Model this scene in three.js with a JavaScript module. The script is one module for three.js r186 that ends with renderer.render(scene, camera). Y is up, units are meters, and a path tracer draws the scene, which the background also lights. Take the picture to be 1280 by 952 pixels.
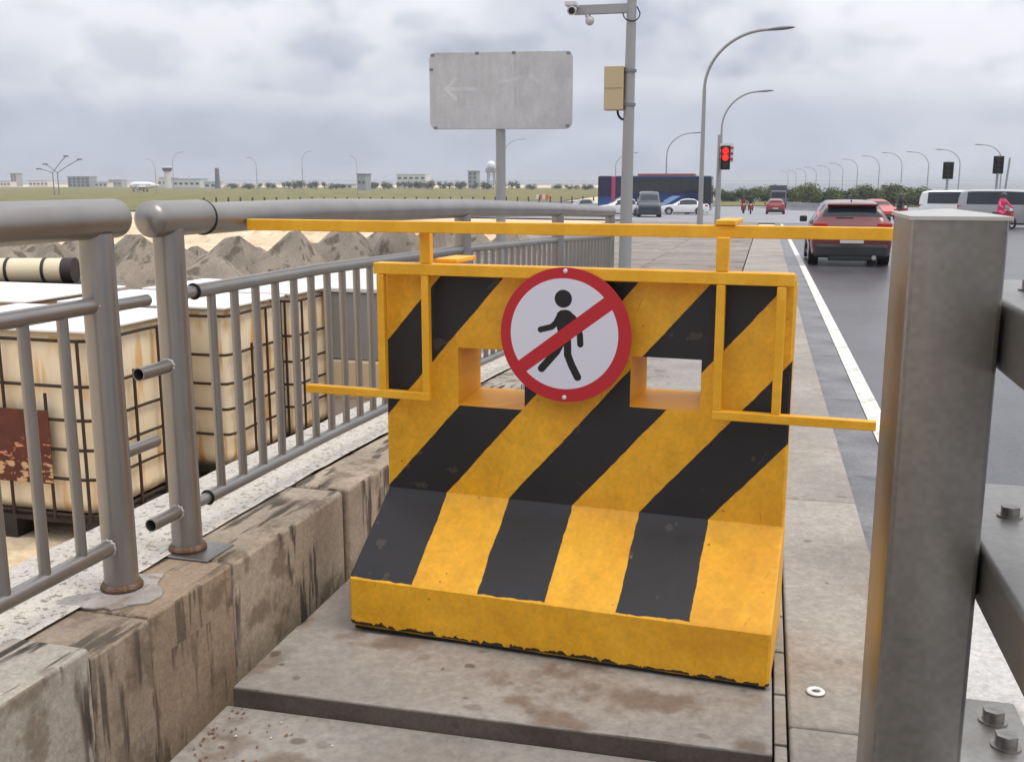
import * as THREE from 'three';
import { RoundedBoxGeometry } from 'three/addons/geometries/RoundedBoxGeometry.js';
import { mergeGeometries, mergeVertices, toCreasedNormals } from 'three/addons/utils/BufferGeometryUtils.js';
import { ConvexGeometry } from 'three/addons/geometries/ConvexGeometry.js';

// ------------------------------------------------------------------ camera, sky, sun, exposure
const scene = new THREE.Scene();
const F = 1289, CX = 640, CY = 476, PITCH = Math.atan(250 / F), YAW = 0.239287, EYE = 1.55;
const camera = new THREE.PerspectiveCamera(2 * Math.atan(CY / F) * 180 / Math.PI, 1280 / 952, 0.05, 40000);
camera.rotation.order = 'YXZ'; camera.position.set(0, EYE, 0); camera.rotation.set(-PITCH, YAW, 0);
scene.add(camera);
const renderer = new THREE.WebGLRenderer({ antialias: true });
renderer.toneMapping = THREE.LinearToneMapping;
renderer.toneMappingExposure = 1.0;
renderer.shadowMap.enabled = true;

// seeded random and tileable value noise
let SEED = 12345;
const rnd = () => { SEED = (SEED * 1664525 + 1013904223) >>> 0; return SEED / 4294967296; };
const rr = (a, b) => a + (b - a) * rnd();
const NT = new Float32Array(65536); for (let i = 0; i < 65536; i++) NT[i] = rnd();
const sm = t => t * t * (3 - 2 * t);
function vn(x, y, p) {                                     // value noise, period p (integer)
  const xi = Math.floor(x), yi = Math.floor(y), fx = sm(x - xi), fy = sm(y - yi);
  let x0 = xi % p; if (x0 < 0) x0 += p; let y0 = yi % p; if (y0 < 0) y0 += p; const x1 = x0 + 1 === p ? 0 : x0 + 1, y1 = y0 + 1 === p ? 0 : y0 + 1;
  const k = p * 31, ra = y0 * 7919 + k, rb = y1 * 7919 + k, ca = x0 * 197, cb = x1 * 197;
  const a = NT[(ca + ra) & 65535], b = NT[(cb + ra) & 65535], c = NT[(ca + rb) & 65535], d = NT[(cb + rb) & 65535];
  return a + (b - a) * fx + (c - a) * fy + (a - b - c + d) * fx * fy;
}
function fbm(u, v, p, o) { let s = 0, a = 0.5, n = 0; for (let i = 0; i < o; i++) { s += a * vn(u * p, v * p, p); n += a; a *= 0.55; p *= 2; } return s / n; }
const clamp = (x, a = 0, b = 1) => Math.min(b, Math.max(a, x));
const ss = (a, b, x) => { const t = clamp((x - a) / (b - a)); return t * t * (3 - 2 * t); };
const lerp = (a, b, t) => a + (b - a) * t;

// the sky: layered overcast cloud, brighter towards the upper right of the road direction
{
  const W = 1792, H = 896, d = new Float32Array(W * H * 4);
  for (let j = 0; j < H; j++) {
    const el = (j + 0.5) / H * Math.PI - Math.PI / 2, y = Math.sin(el), c = Math.cos(el);
    for (let i = 0; i < W; i++) {
      const az = ((i + 0.5) / W - 0.5) * 2 * Math.PI, dx = Math.cos(az) * c, dz = Math.sin(az) * c;
      let r, g, b; if (y < -0.01) { const o = (j * W + i) * 4; d[o] = d[o + 1] = 0.33; d[o + 2] = 0.34; d[o + 3] = 1; continue; }
      const yy = Math.max(y, 0), k = 1 / (yy + 0.16), px = dx * k * 0.11 + 0.37, pz = dz * k * 0.11 + 0.61;
      const n1 = fbm(px, pz, 6, 6), wv = fbm(px + 0.31, pz + 0.17, 11, 5);
      const n2 = fbm(px + 0.06 * wv, pz + 0.05 * n1, 17, 6);
      // seen low over the horizon: heaps of cloud several degrees across, a nearer bank with lit tops below them
      const A = az / 6.2832 + 0.5, E = el / 6.2832 * 1.7 + 0.5, w1 = fbm(A, E, 50, 4) - 0.5, w2 = fbm(A + 0.4, E + 0.2, 50, 4) - 0.5;
      const big = fbm(A + 0.012 * w1, E + 0.012 * w2, 22, 5), puff = 1 - Math.abs(2 * fbm(A + 0.01 * w2, E + 0.008 * w1, 64, 5) - 1);
      const tl = clamp((big - 0.5) * 4.4 + 0.5) * 0.6 + clamp((puff - 0.72) * 3.4 + 0.5) * 0.4;
      const th = clamp((n1 - 0.5) * 2.6 + 0.5) * 0.55 + clamp((n2 - 0.48) * 3.0 + 0.5) * 0.45, t = lerp(tl, th, ss(0.2, 0.45, y));
      const bil = 1 - Math.abs(2 * fbm(A, 0.21, 40, 3) - 1) * 1.6, bil2 = 1 - Math.abs(2 * fbm(A, 0.77, 130, 3) - 1);
      const hgt = 0.036 + 0.045 * fbm(A, 0.5, 18, 2) + 0.016 * bil + 0.007 * bil2;
      const inB = ss(hgt + 0.002, hgt - 0.003, y), crest = inB * ss(hgt - 0.03, hgt - 0.002, y), above = ss(hgt + 0.07, hgt, y) * (1 - inB);
      const bright = 0.5 + 0.5 * (dx * 0.7 - dz * 0.35 + y * 0.6);
      let L = 0.41 + 0.35 * t + 0.21 * bright + 0.1 * ss(0.05, 0.5, y) - 0.04 * above;
      const low = 0.55 + 0.12 * (tl - 0.4) + 0.09 * bright;
      L = lerp(L, low, inB) + crest * 0.12 * ss(0.3, 0.7, bil + 0.25 * bil2 + 0.5 * (tl - 0.5));
      const bl = 1 - ss(0.55, 0.88, L); L *= 1 + 0.85 * Math.max(y - 0.12, 0);   // overcast: brighter towards the zenith
      r = L * (0.98 - 0.085 * bl); g = L * (0.998 - 0.035 * bl); b = L * (1.055 + 0.08 * bl);
      if (y < -0.004) { r = 0.33; g = 0.33; b = 0.34; }
      const o = (j * W + i) * 4; d[o] = r; d[o + 1] = g; d[o + 2] = b; d[o + 3] = 1;
    }
  }
  const t = new THREE.DataTexture(d, W, H, THREE.RGBAFormat, THREE.FloatType);
  t.mapping = THREE.EquirectangularReflectionMapping; t.magFilter = THREE.LinearFilter; t.minFilter = THREE.LinearFilter; t.needsUpdate = true;
  scene.background = t; scene.environment = t;
}
const sun = new THREE.DirectionalLight(0xfff3e2, 1.5);
sun.position.set(18, 40, -5); sun.target.position.set(-1, 0, -6); sun.castShadow = true; sun.shadow.radius = 45;
sun.shadow.mapSize.set(2048, 2048); Object.assign(sun.shadow.camera, { left: -40, right: 40, top: 40, bottom: -60, near: 1, far: 160 });
scene.add(sun, sun.target);
scene.fog = new THREE.FogExp2(0xf0f3fa, 0.0004);

// ------------------------------------------------------------------ helpers
const V = (x, y, z) => new THREE.Vector3(x, y, z);
function at(px, py, D) {                                   // the point seen at a photo pixel, D metres along the road
  const a = (px - CX) / F, b = -(py - CY) / F, c = Math.cos(PITCH), s = Math.sin(PITCH);
  const y = c * b - s, z0 = -s * b - c, cy = Math.cos(YAW), sy = Math.sin(YAW);
  const x = cy * a + sy * z0, z = -sy * a + cy * z0, t = -D / z;
  return V(x * t, EYE + y * t, -D);
}
const used = {};
const numbered = n => { const k = used[n] = (used[n] ?? -1) + 1; return k ? n + '_' + String(k).padStart(3, '0') : n; };
function shadow(m) { m.castShadow = true; m.receiveShadow = true; return m; }
function obj(name, geo, mat, parent) {
  const m = shadow(new THREE.Mesh(Array.isArray(geo) ? merge(geo) : geo, mat)); m.name = name; if (parent) parent.add(m); return m;
}
function tag(o, label, category, group) { o.userData.label = label; o.userData.category = category; if (group) o.userData.group = group; return o; }
function thing(name, label, category, p = [0, 0, 0], turn = 0, group) {
  const o = new THREE.Group(); o.name = numbered(name); scene.add(o); o.position.set(...p); o.rotation.y = turn;
  return tag(o, label, category, group);
}
function solo(name, geo, mat, label, category, group) { const m = obj(numbered(name), geo, mat); scene.add(m); return tag(m, label, category, group); }
function struct(name, geo, mat) { const m = obj(numbered(name), geo, mat); m.userData.kind = 'structure'; scene.add(m); return m; }
function structGroup(name) { const g = new THREE.Group(); g.name = numbered(name); g.userData.kind = 'structure'; scene.add(g); return g; }
function dup(root, p, turn, label, group) {
  const r = root.clone(); r.name = numbered(root.name.replace(/_\d{3}$/, '')); scene.add(r); r.position.set(...p); r.rotation.y = turn;
  r.userData = { ...root.userData }; if (label) r.userData.label = label; if (group) r.userData.group = group; return r;
}
function merge(list) {
  const l = list.map(g => { g = g.index ? g.toNonIndexed() : g; for (const k of Object.keys(g.attributes)) if (!['position', 'normal', 'uv'].includes(k)) g.deleteAttribute(k); if (!g.attributes.uv) g.setAttribute('uv', new THREE.BufferAttribute(new Float32Array(g.attributes.position.count * 2), 2)); return g; });
  return mergeGeometries(l);
}
function tri(g, off = 0) {                                 // uv in metres by the way each face points
  g = g.index ? g.toNonIndexed() : g; const p = g.attributes.position, n = p.count, uv = new Float32Array(n * 2);
  const A = V(), B = V(), C = V();
  for (let i = 0; i < n; i += 3) {
    A.fromBufferAttribute(p, i); B.fromBufferAttribute(p, i + 1); C.fromBufferAttribute(p, i + 2);
    const N = B.clone().sub(A).cross(C.clone().sub(A)), ax = Math.abs(N.x), ay = Math.abs(N.y), az = Math.abs(N.z);
    [A, B, C].forEach((q, k) => {
      const [u, v] = ay >= ax && ay >= az ? [q.x, q.z] : ax >= az ? [q.z, q.y] : [q.x, q.y];
      uv[(i + k) * 2] = u + off; uv[(i + k) * 2 + 1] = v + off * 0.37;
    });
  }
  g.setAttribute('uv', new THREE.BufferAttribute(uv, 2)); return g;
}
function box(x0, x1, y0, y1, z0, z1, r = 0) {
  const g = r ? new RoundedBoxGeometry(x1 - x0, y1 - y0, z1 - z0, 2, r) : new THREE.BoxGeometry(x1 - x0, y1 - y0, z1 - z0);
  g.translate((x0 + x1) / 2, (y0 + y1) / 2, (z0 + z1) / 2); return g;
}
function cyl(a, b, r0, r1 = r0, seg = 12, open = false) {
  a = Array.isArray(a) ? V(...a) : a; b = Array.isArray(b) ? V(...b) : b; const d = b.clone().sub(a), L = d.length();
  const g = new THREE.CylinderGeometry(r1, r0, L, seg, 1, open); g.translate(0, L / 2, 0);
  g.applyQuaternion(new THREE.Quaternion().setFromUnitVectors(V(0, 1, 0), d.normalize())); g.translate(a.x, a.y, a.z); return g;
}
function tube(pts, r, seg = 8, n) { const c = new THREE.CatmullRomCurve3(pts.map(p => Array.isArray(p) ? V(...p) : p), false, 'centripetal'); return new THREE.TubeGeometry(c, n ?? pts.length * 4, r, seg, false); }
function lathe(pts, seg = 24) { return new THREE.LatheGeometry(pts.map(p => new THREE.Vector2(...p)), seg); }
function quads(rows) {                                     // grid of points [row][col] to a smooth sheet, uv in metres from x,z
  const R = rows.length, C = rows[0].length, pos = [], uv = [], idx = [];
  for (const r of rows) for (const p of r) { pos.push(p[0], p[1], p[2]); uv.push(p[3] ?? p[0], p[4] ?? p[2]); }
  for (let i = 0; i < R - 1; i++) for (let j = 0; j < C - 1; j++) { const a = i * C + j; idx.push(a, a + C, a + 1, a + 1, a + C, a + C + 1); }
  const g = new THREE.BufferGeometry(); g.setAttribute('position', new THREE.Float32BufferAttribute(pos, 3)); g.setAttribute('uv', new THREE.Float32BufferAttribute(uv, 2)); g.setIndex(idx); g.computeVertexNormals(); return g;
}

// ------------------------------------------------------------------ textures and materials
function dataTex(w, h, fn, srgb = true, tile = 1) {
  const d = new Uint8Array(w * h * 4);
  for (let j = 0; j < h; j++) for (let i = 0; i < w; i++) { const c = fn((i + 0.5) / w, (j + 0.5) / h), o = (j * w + i) * 4; d[o] = clamp(c[0], 0, 255); d[o + 1] = clamp(c[1], 0, 255); d[o + 2] = clamp(c[2], 0, 255); d[o + 3] = 255; }
  const t = new THREE.DataTexture(d, w, h); t.wrapS = t.wrapT = THREE.RepeatWrapping; t.magFilter = THREE.LinearFilter; t.minFilter = THREE.LinearMipmapLinearFilter; t.generateMipmaps = true;
  if (srgb) t.colorSpace = THREE.SRGBColorSpace; t.repeat.set(1 / tile, 1 / tile); t.needsUpdate = true; return t;
}
const gray = (w, fn, tile) => dataTex(w, w, (u, v) => { const g = fn(u, v) * 255; return [g, g, g]; }, false, tile);
const mix3 = (a, b, t) => [lerp(a[0], b[0], t), lerp(a[1], b[1], t), lerp(a[2], b[2], t)];
const std = (o) => new THREE.MeshStandardMaterial(o);
const lin = (r, g, b) => new THREE.Color().setRGB(r, g, b);
const plain = (r, g, b, rough = 0.6, metal = 0) => std({ color: lin(r, g, b), roughness: rough, metalness: metal });

function spotField(n, r0, r1, seed) {                       // spots sorted into a 32 x 32 grid
  const G = Array.from({ length: 1024 }, () => []); SEED = seed;
  for (let i = 0; i < n; i++) { const q = [rnd(), rnd(), rr(r0, r1), rr(0.3, 1), rr(0.6, 1.6)], e = q[2] * 1.9 + 0.001; for (let a = Math.floor((q[0] - e) * 32); a <= Math.floor((q[0] + e) * 32); a++) for (let b = Math.floor((q[1] - e) * 32); b <= Math.floor((q[1] + e) * 32); b++) G[((a + 32) & 31) * 32 + ((b + 32) & 31)].push(q); }
  return G;
}
function spots(G, u, v) {
  const list = G[Math.min(31, Math.floor(u * 32)) * 32 + Math.min(31, Math.floor(v * 32))]; if (!list.length) return 0;
  let m = 0; for (const [a, b, r, k, q] of list) { let du = Math.abs(u - a), dv = Math.abs(v - b); du = Math.min(du, 1 - du) * q; dv = Math.min(dv, 1 - dv); const d = Math.hypot(du, dv); if (d < r) m = Math.max(m, k * ss(r, r * 0.45, d + 0.35 * r * (vn(u * 190, v * 190, 190) - 0.5))); } return m;
}
const grainBump = gray(512, (u, v) => 0.55 * fbm(u, v, 60, 3) + 0.45 * fbm(u, v, 8, 4), 0.6);
function concrete(o) {
  const sp = spotField(o.nspots ?? 30, 0.004, o.spot ?? 0.012, o.seed ?? 5);
  const w = o.res ?? 768;
  const t = dataTex(w, w, (u, v) => {
    const a = fbm(u + 0.13, v, 4, 6), b = fbm(u, v + 0.4, 11, 5), c = vn(u * 256, v * 256, 256), d = fbm(u, v, 90, 2);
    let col = mix3(o.a, o.b, clamp((a - 0.5) * 2.4 + 0.5));
    col = mix3(col, o.c ?? o.b, (o.blotch ?? 0.5) * ss(0.55, 0.72, b));
    if (o.streak) { const s = fbm(u, v * 0.12, 48, 4), s2 = fbm(u + 0.3, v * 0.25, 8, 4); col = mix3(col, o.sc, o.streak * ss(0.52, 0.68, s) * ss(0.42, 0.6, s2)); }
    const k = 1 + (c - 0.5) * (o.grain ?? 0.12) + (d - 0.5) * 0.16;
    col = [col[0] * k, col[1] * k, col[2] * k];
    if (o.nspots !== 0) col = mix3(col, [72, 58, 48], 0.55 * spots(sp, u, v));
    if (o.pit) { const q = fbm(u, v, 120, 2); if (q > 0.7) col = mix3(col, [40, 36, 32], o.pit * ss(0.7, 0.78, q)); }
    return col;
  }, true, o.tile ?? 2);
  const k = o.k ?? 0.8; return std({ map: t, color: lin(k, k, k), roughness: o.rough ?? 0.8, bumpMap: grainBump, bumpScale: o.bump ?? 0.0012 });
}
const mSlab = concrete({ a: [158, 150, 142], b: [178, 171, 163], c: [124, 104, 88], blotch: 0.65, bump: 0.0005, grain: 0.07, nspots: 60, spot: 0.013, seed: 9, res: 1024, tile: 2.2, rough: 0.52, pit: 0.06, k: 0.7 });
const mStrip = concrete({ a: [156, 147, 136], b: [184, 175, 163], c: [164, 148, 130], blotch: 0.6, nspots: 14, seed: 21, tile: 2.6, rough: 0.56, k: 0.7 });
const panelMats = [0, 1, 2, 3].map(i => concrete({ a: [[158, 150, 140], [142, 127, 111], [144, 125, 106], [152, 138, 121]][i], b: [[180, 173, 162], [162, 147, 130], [158, 139, 118], [176, 162, 144]][i], c: [98, 82, 66], blotch: 0.5, streak: [0.95, 0.65, 0.5, 0.75][i], sc: [58, 50, 42], nspots: 6, spot: 0.03, seed: 31 + i, k: 0.92, res: 640, tile: 1.3, rough: 0.85 }));
const mParTop = concrete({ a: [150, 128, 106], b: [176, 156, 134], c: [120, 98, 78], blotch: 0.7, nspots: 10, seed: 44, tile: 1.7, rough: 0.85, pit: 0.3 });
const mPebble = (() => {
  const t = dataTex(1024, 1024, (u, v) => { const q = fbm(u, v, 60, 3), p = fbm(u + 0.2, v + 0.6, 42, 3), a = fbm(u, v, 5, 4); let c = mix3([226, 216, 200], [240, 234, 224], a); c = mix3(c, [120, 106, 92], 0.6 * ss(0.6, 0.74, p)); c = mix3(c, [246, 240, 230], 0.6 * ss(0.55, 0.7, q)); c = c.map(x => x * (0.86 + 0.2 * vn(u * 300, v * 300, 300))); return c; }, true, 0.62);
  const b = gray(512, (u, v) => fbm(u, v, 60, 3), 0.9); return std({ map: t, color: lin(0.82, 0.82, 0.82), bumpMap: b, bumpScale: 0.004, roughness: 0.9 });
})();
const mAsphalt = (() => {
  const t = dataTex(1024, 1024, (u, v) => { const a = fbm(u, v, 5, 5), c = vn(u * 480, v * 480, 480), d = vn(u * 200 + 7, v * 200, 200), e = fbm(u * 1, v * 0.2, 12, 4); const g = 92 + 26 * (a - 0.5) + 34 * (c - 0.5) + 16 * (d - 0.5) + 22 * (e - 0.5); return [g, g * 0.99, g * 1.03]; }, true, 4);
  return std({ map: t, color: lin(0.6, 0.6, 0.62), roughness: 0.3, bumpMap: grainBump, bumpScale: 0.002 });
})();
const mGutter = concrete({ a: [78, 78, 84], b: [126, 125, 126], c: [62, 62, 68], blotch: 0.8, nspots: 5, seed: 77, tile: 2.4, rough: 0.35, grain: 0.3 });
const mPave = concrete({ a: [138, 127, 117], b: [160, 150, 141], c: [112, 99, 90], blotch: 0.8, nspots: 40, seed: 51, tile: 9, rough: 0.75 });
const mPale = concrete({ a: [150, 150, 156], b: [166, 166, 171], c: [138, 138, 144], blotch: 0.5, nspots: 0, seed: 52, tile: 14, rough: 0.7 });
const mSand = concrete({ a: [212, 188, 154], b: [232, 212, 182], c: [178, 152, 122], blotch: 0.5, nspots: 20, seed: 61, tile: 7, k: 0.92, rough: 0.95, bump: 0.01 });
const mGrass = std({ map: dataTex(512, 512, (u, v) => { const a = fbm(u, v, 7, 5), c = vn(u * 128, v * 128, 128); return mix3([112, 112, 52], [142, 132, 74], clamp((a - 0.5) * 2.4 + 0.5)).map(x => x * (0.72 + 0.3 * c)); }, true, 30), roughness: 1 });
const mWhiteLine = std({ map: dataTex(512, 512, (u, v) => { const q = fbm(u, v, 40, 3), a = fbm(u, v, 5, 4); return mix3([226, 224, 216], [176, 172, 164], 0.6 * ss(0.55, 0.72, q) + 0.25 * a); }, true, 1.5), roughness: 0.6 });
const mBlock = concrete({ a: [132, 122, 110], b: [162, 150, 136], c: [88, 76, 64], blotch: 0.7, nspots: 10, seed: 71, tile: 2, rough: 0.9, bump: 0.001 });

// satin galvanised and coated steel
const steelMap = dataTex(512, 512, (u, v) => { const a = fbm(u, v, 5, 5), s = fbm(u, v * 0.2, 14, 3); const g = 146 + 22 * (a - 0.5) + 10 * (s - 0.5); return [g, g * 0.975, g * 0.955]; }, true, 1.1);
const mRail = std({ map: steelMap, roughness: 0.34, metalness: 0.75 });
const mGalv = std({ map: dataTex(768, 768, (u, v) => { const a = fbm(u, v, 5, 6), c = vn(u * 200, v * 200, 200), s = fbm(u, v * 0.12, 16, 4), q = fbm(u + 0.4, v, 3, 4); let g = 143 + 44 * (a - 0.5) + 12 * (c - 0.5) + 30 * (s - 0.5); let k = [g, g * 0.985, g * 0.965]; k = mix3(k, [104, 98, 84], 0.3 * ss(0.52, 0.75, q)); return k; }, true, 2.3), roughness: 0.36, metalness: 0.85 });
const mRubber = plain(0.012, 0.012, 0.012, 0.7);
const mDark = plain(0.02, 0.018, 0.016, 0.85);
const mZinc = plain(0.5, 0.49, 0.47, 0.45, 0.7);

// yellow enamel
const yellowCol = (u, v, k = 1) => { const a = fbm(u, v, 6, 5), c = fbm(u, v, 40, 3), g = vn(u * 200, v * 200, 200); let col = mix3([226, 163, 24], [239, 178, 42], clamp((a - 0.5) * 2.5 + 0.5)); const m = 1 + k * (0.12 * (c - 0.5) + 0.07 * (g - 0.5)); return col.map(x => x * m); };
const mYellow = std({ map: dataTex(512, 512, (u, v) => yellowCol(u, v, 0.5), true, 0.6), roughness: 0.5, bumpMap: grainBump, bumpScale: 0.0005 });

// ------------------------------------------------------------------ heights along the road
const roadY = s => s < 125 ? -0.12 - 0.0096 * Math.max(s, 0) - 4.75e-5 * Math.max(s, 0) ** 2 : -2.062 - 0.12 * ss(125, 160, s);
const walkY = s => s < 4 ? 0 : s < 10.4 ? -0.0227 * (s - 4) : roadY(s) + 0.08;
const S0 = V(-1.802, 0, 0), TH = -0.0449;                 // the parapet runs 2.6 degrees off the road
const railDrop = s => s < 4 ? 0 : s < 6 ? 0.0175 * (s - 4) : s < 8.2 ? 0.035 + 0.0295 * (s - 6) : 0.1 + 0.036 * (s - 8.2);

// ------------------------------------------------------------------ the setting
{ // terrain: one sheet to the far shore
  const xs = [], zs = [];
  for (let k = -30; k <= 30; k++) { const t = k / 30; xs.push(Math.sign(t) * (Math.abs(t) * 18 + 900 * Math.abs(t) ** 4) + (k === 0 ? 0 : 0)); }
  for (const e of [-2.9, -2.6, -2.45, -2.35, -8, -9.5, -11, 23.5, 25, 27, 30, 34]) xs.push(e);
  xs.sort((a, b) => a - b);
  for (let k = -6; k <= 70; k++) zs.push(k < 0 ? k * 6 : 52 * (k / 40) ** 1 * (1 + 3.2 * (k / 70) ** 5 * 3));
  const rows = zs.map(s => xs.map(x => {
    const left = lerp(-0.36, -2.3, ss(16, 46, s)), road = roadY(s) - (s < 60 ? 0.3 : 0.06);
    let w = s < 11.2 ? ss(-2.42, -2.38, x) : ss(-10.8 - 54 * ss(56, 66, s), -8.6 - 50 * ss(56, 66, s), x); if (s > 170) w = 0;
    let y = lerp(left, s < 62 ? Math.min(road, walkY(s) - 0.3) : road, w);
    y += (x < -3 ? 0.1 : 0) * (fbm(x * 0.011 + 5, s * 0.013 + 3, 8, 4) - 0.5) * ss(6, 20, s);
    y = lerp(y, -7, ss(24.5, 33, x)); y = lerp(y, -7, ss(206, 222, s) * ss(-34, -26, x + 0.06 * s - 10));
    return [x, y, -s];
  }));
  struct('ground', quads(rows), mSand);
}
{ // sea to the horizon
  const g = new THREE.PlaneGeometry(60000, 60000); g.rotateX(-Math.PI / 2); g.translate(0, -4.6, -20000);
  const b = gray(512, (u, v) => fbm(u, v, 16, 5), 40);
  struct('sea', tri(g), std({ color: lin(0.10, 0.125, 0.15), roughness: 0.35, bumpMap: b, bumpScale: 0.5 }));
}
{ // airfield grass, left of the road
  const rows = []; for (const s of [118, 150, 200, 260, 330, 420, 560]) rows.push([-520, -400, -280, -180, -110, -60, -26].map(x => [x + (x === -26 ? -s * 0.06 : 0), -2.16, -s]));
  struct('grass_field', quads(rows), mGrass);
  const r2 = []; for (const s of [161, 180, 204]) r2.push([-24, -8, 8, 24.4].map(x => [x, -2.1, -s])); struct('grass_verge', quads(r2), mGrass);
}
{ // carriageway and the junction beyond
  const rows = []; for (let s = -8; s <= 66; s += 2) rows.push([0.5, 2, 5, 9, 14, 24].map(x => [x, roadY(s), -s]));
  struct('road', quads(rows), mAsphalt);
  const r2 = []; for (const s of [64, 70, 76, 84, 92, 100, 110, 120, 130, 145, 160]) r2.push([s < 76 ? -9 : s < 84 ? -28 : -60, -6, -3, 0.5, 5, 24].map(x => [x, roadY(s) + 0.012, -s]));
  struct('junction', quads(r2), mPale);
}
{ // walkway of loose cover slabs, the nearer ones sunk lower
  const W = structGroup('walkway');
  const piece = (x0, x1, z0, z1, y, k) => { const g = tri(new RoundedBoxGeometry(x1 - x0, 0.12, z0 - z1, 2, 0.006), k); g.translate((x0 + x1) / 2, y - 0.06, (z0 + z1) / 2); const m = obj('slab', g, mSlab, W); return m; };
  const cutz = [[1.6, 0.42], [0.41, -0.62], [-0.63, -1.66], [-1.67, -2.684]];
  cutz.forEach(([a, b], i) => piece(-1.575, 0.083, a, b, -0.056 - 0.002 * i, 0.31 * i));
  piece(-1.555, 0.083, -2.69, -3.158, 0, 0.83).rotation.y = 0.0; 
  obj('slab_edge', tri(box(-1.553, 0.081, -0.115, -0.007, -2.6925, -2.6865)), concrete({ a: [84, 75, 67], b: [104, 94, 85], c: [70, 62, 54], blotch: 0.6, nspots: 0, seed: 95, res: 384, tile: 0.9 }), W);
  let z = -3.164; for (let i = 0; i < 7; i++) { const z1 = z - 1.02; piece(-1.56 + 0.045 * -z * 0.45 - 0.06, 0.083, z, z1 + 0.006, walkY(-(z + z1) / 2) - 0.003 - (i ? 0 : 0.004), 1.7 + i * 0.57); z = z1; }
  // narrow strip of pale filler blocks between slabs and edge beam
  for (let i = 0; i < 26; i++) { const zz = 0.4 - i * 0.3; const g = tri(new RoundedBoxGeometry(0.034, 0.1, 0.286, 1, 0.004), i * 0.21); g.translate(0.106, walkY(-zz) - 0.053, zz); obj('filler_block', g, mStrip, W); }
  // edge beam beside the gutter, cast in lengths
  const cuts = [1.4, -0.6, -2.86, -5.2, -7.4, -9.6, -11.8]; for (let z = -13.4; z > -46; z -= 1.6) cuts.push(z);
  for (let i = 0; i < cuts.length - 1; i++) {
    const a = cuts[i] - 0.004, b = cuts[i + 1] + 0.004, yy = (walkY(-a) + walkY(-b)) / 2, x0 = i < 6 ? 0.13 : -0.42, n = 4, rows = [];
    const g = tri(new RoundedBoxGeometry(0.498 - x0, 0.34, a - b, 2, 0.012), i * 0.43); const sl = (walkY(-b) - walkY(-a)) / (a - b); g.rotateX(-Math.atan(-sl)); g.translate((x0 + 0.498) / 2, yy - 0.17, (a + b) / 2);
    obj('edge_beam', g, mStrip, W);
  }
  // sub-base that closes the gaps
  obj('bedding', box(-1.9, 0.4, -0.4, -0.2, -11.5, 2), mPave, W);
  // gutter sheet
}
{ const rows = []; for (let s = -4; s <= 46; s += 1) rows.push([0.502, 0.65, 0.795].map(x => [x, roadY(s) + 0.004, -s])); struct('gutter', quads(rows), mGutter); }
{ const rows = []; for (let s = -4; s <= 62; s += 1) rows.push([0.8, 0.93].map(x => [x, roadY(s) + 0.009, -s])); struct('lane_line', quads(rows), mWhiteLine); }
{ // paved forecourt beyond the end of the railing
  const P = structGroup('paving'); let k = 0;
  for (let s = 10.6; s < 62; s += 2.4) for (let x = -9; x < -0.6; x += 2.14) {
    const s1 = s + 2.385, y = (walkY(s) + walkY(s1)) / 2 - 0.002 + rr(-0.004, 0.004), g = tri(new THREE.BoxGeometry(2.128, 0.25, 2.385), k++ * 0.71); g.rotateX(Math.atan((walkY(s1) - walkY(s)) / -2.385) * -1); g.translate(x + 1.07, y - 0.125, -(s + s1) / 2);
    const m = obj('paving_slab', g, mPave, P);
  }
}

// ------------------------------------------------------------------ parapet and railing on the left
{
  const W = thing('parapet_wall', 'low stained concrete parapet wall carrying the grey railing', 'parapet', [S0.x, 0, 0], TH);
  const cuts = [[-3, -0.4, 0.34], [-0.394, 0.9, 0.337], [0.906, 2.218, 0.333], [2.222, 2.482, 0.302], [2.49, 2.936, 0.303], [2.94, 3.782, 0.306], [3.802, 5.6, 0.306], [5.612, 7.4, 0.3], [7.412, 9.2, 0.3], [9.212, 10.7, 0.3]];
  const mi = [0, 0, 0, 1, 2, 3, 3, 0, 3, 0];
  cuts.forEach(([a, b, h], i) => {
    const d = railDrop((a + b) / 2), n = Math.max(2, Math.round((b - a) / 0.12));
    const fx = [0, 0, 0.006, 0.004, -0.004, 0.0, 0.006, 0.004, 0, 0.004][i], face = new RoundedBoxGeometry(0.25, h + 0.36, b - a, 2, i === 5 || i === 6 ? 0.02 : 0.012);
    face.rotateX(-Math.atan((railDrop(b) - railDrop(a)) / (b - a))); face.translate(-0.125 + fx, (h - 0.36) / 2 - (railDrop(a) + railDrop(b)) / 2, -(a + b) / 2); obj('concrete_panel', tri(face, i * 0.77), panelMats[mi[i]], W);
  });
  const rows = []; for (let s = -3; s <= 10.7; s += 0.1) rows.push([0, 1, 2, 3, 4, 5].map(j => [-0.236 - 0.0848 * j, 0.309 + (s < 2.2 ? 0.028 : 0) * (1 - ss(2.0, 2.3, s)) - railDrop(s) + 0.006 * vn(s * 14, j * 9, 64), -s]));
  const core = box(-0.66, -0.255, -0.36, 0.295, -4, 3); obj('backing', tri(core), mParTop, W);
  const core2 = box(-0.66, -0.255, -0.36, 0.12, -10.7, -4.002); obj('backing', tri(core2), mParTop, W);
  obj('pebble_strip', quads(rows), mPebble, W);
  { const r = []; for (let s = 3.9; s <= 10.7; s += 0.1) r.push([-0.36, 0.31 - railDrop(s)].map(y => [-0.661, y, -s, -s, y])); obj('outer_face', quads(r), mPebble, W); }
}
const RT = -0.212, KT = 1.0115;                                        // railing line: local x
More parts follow.
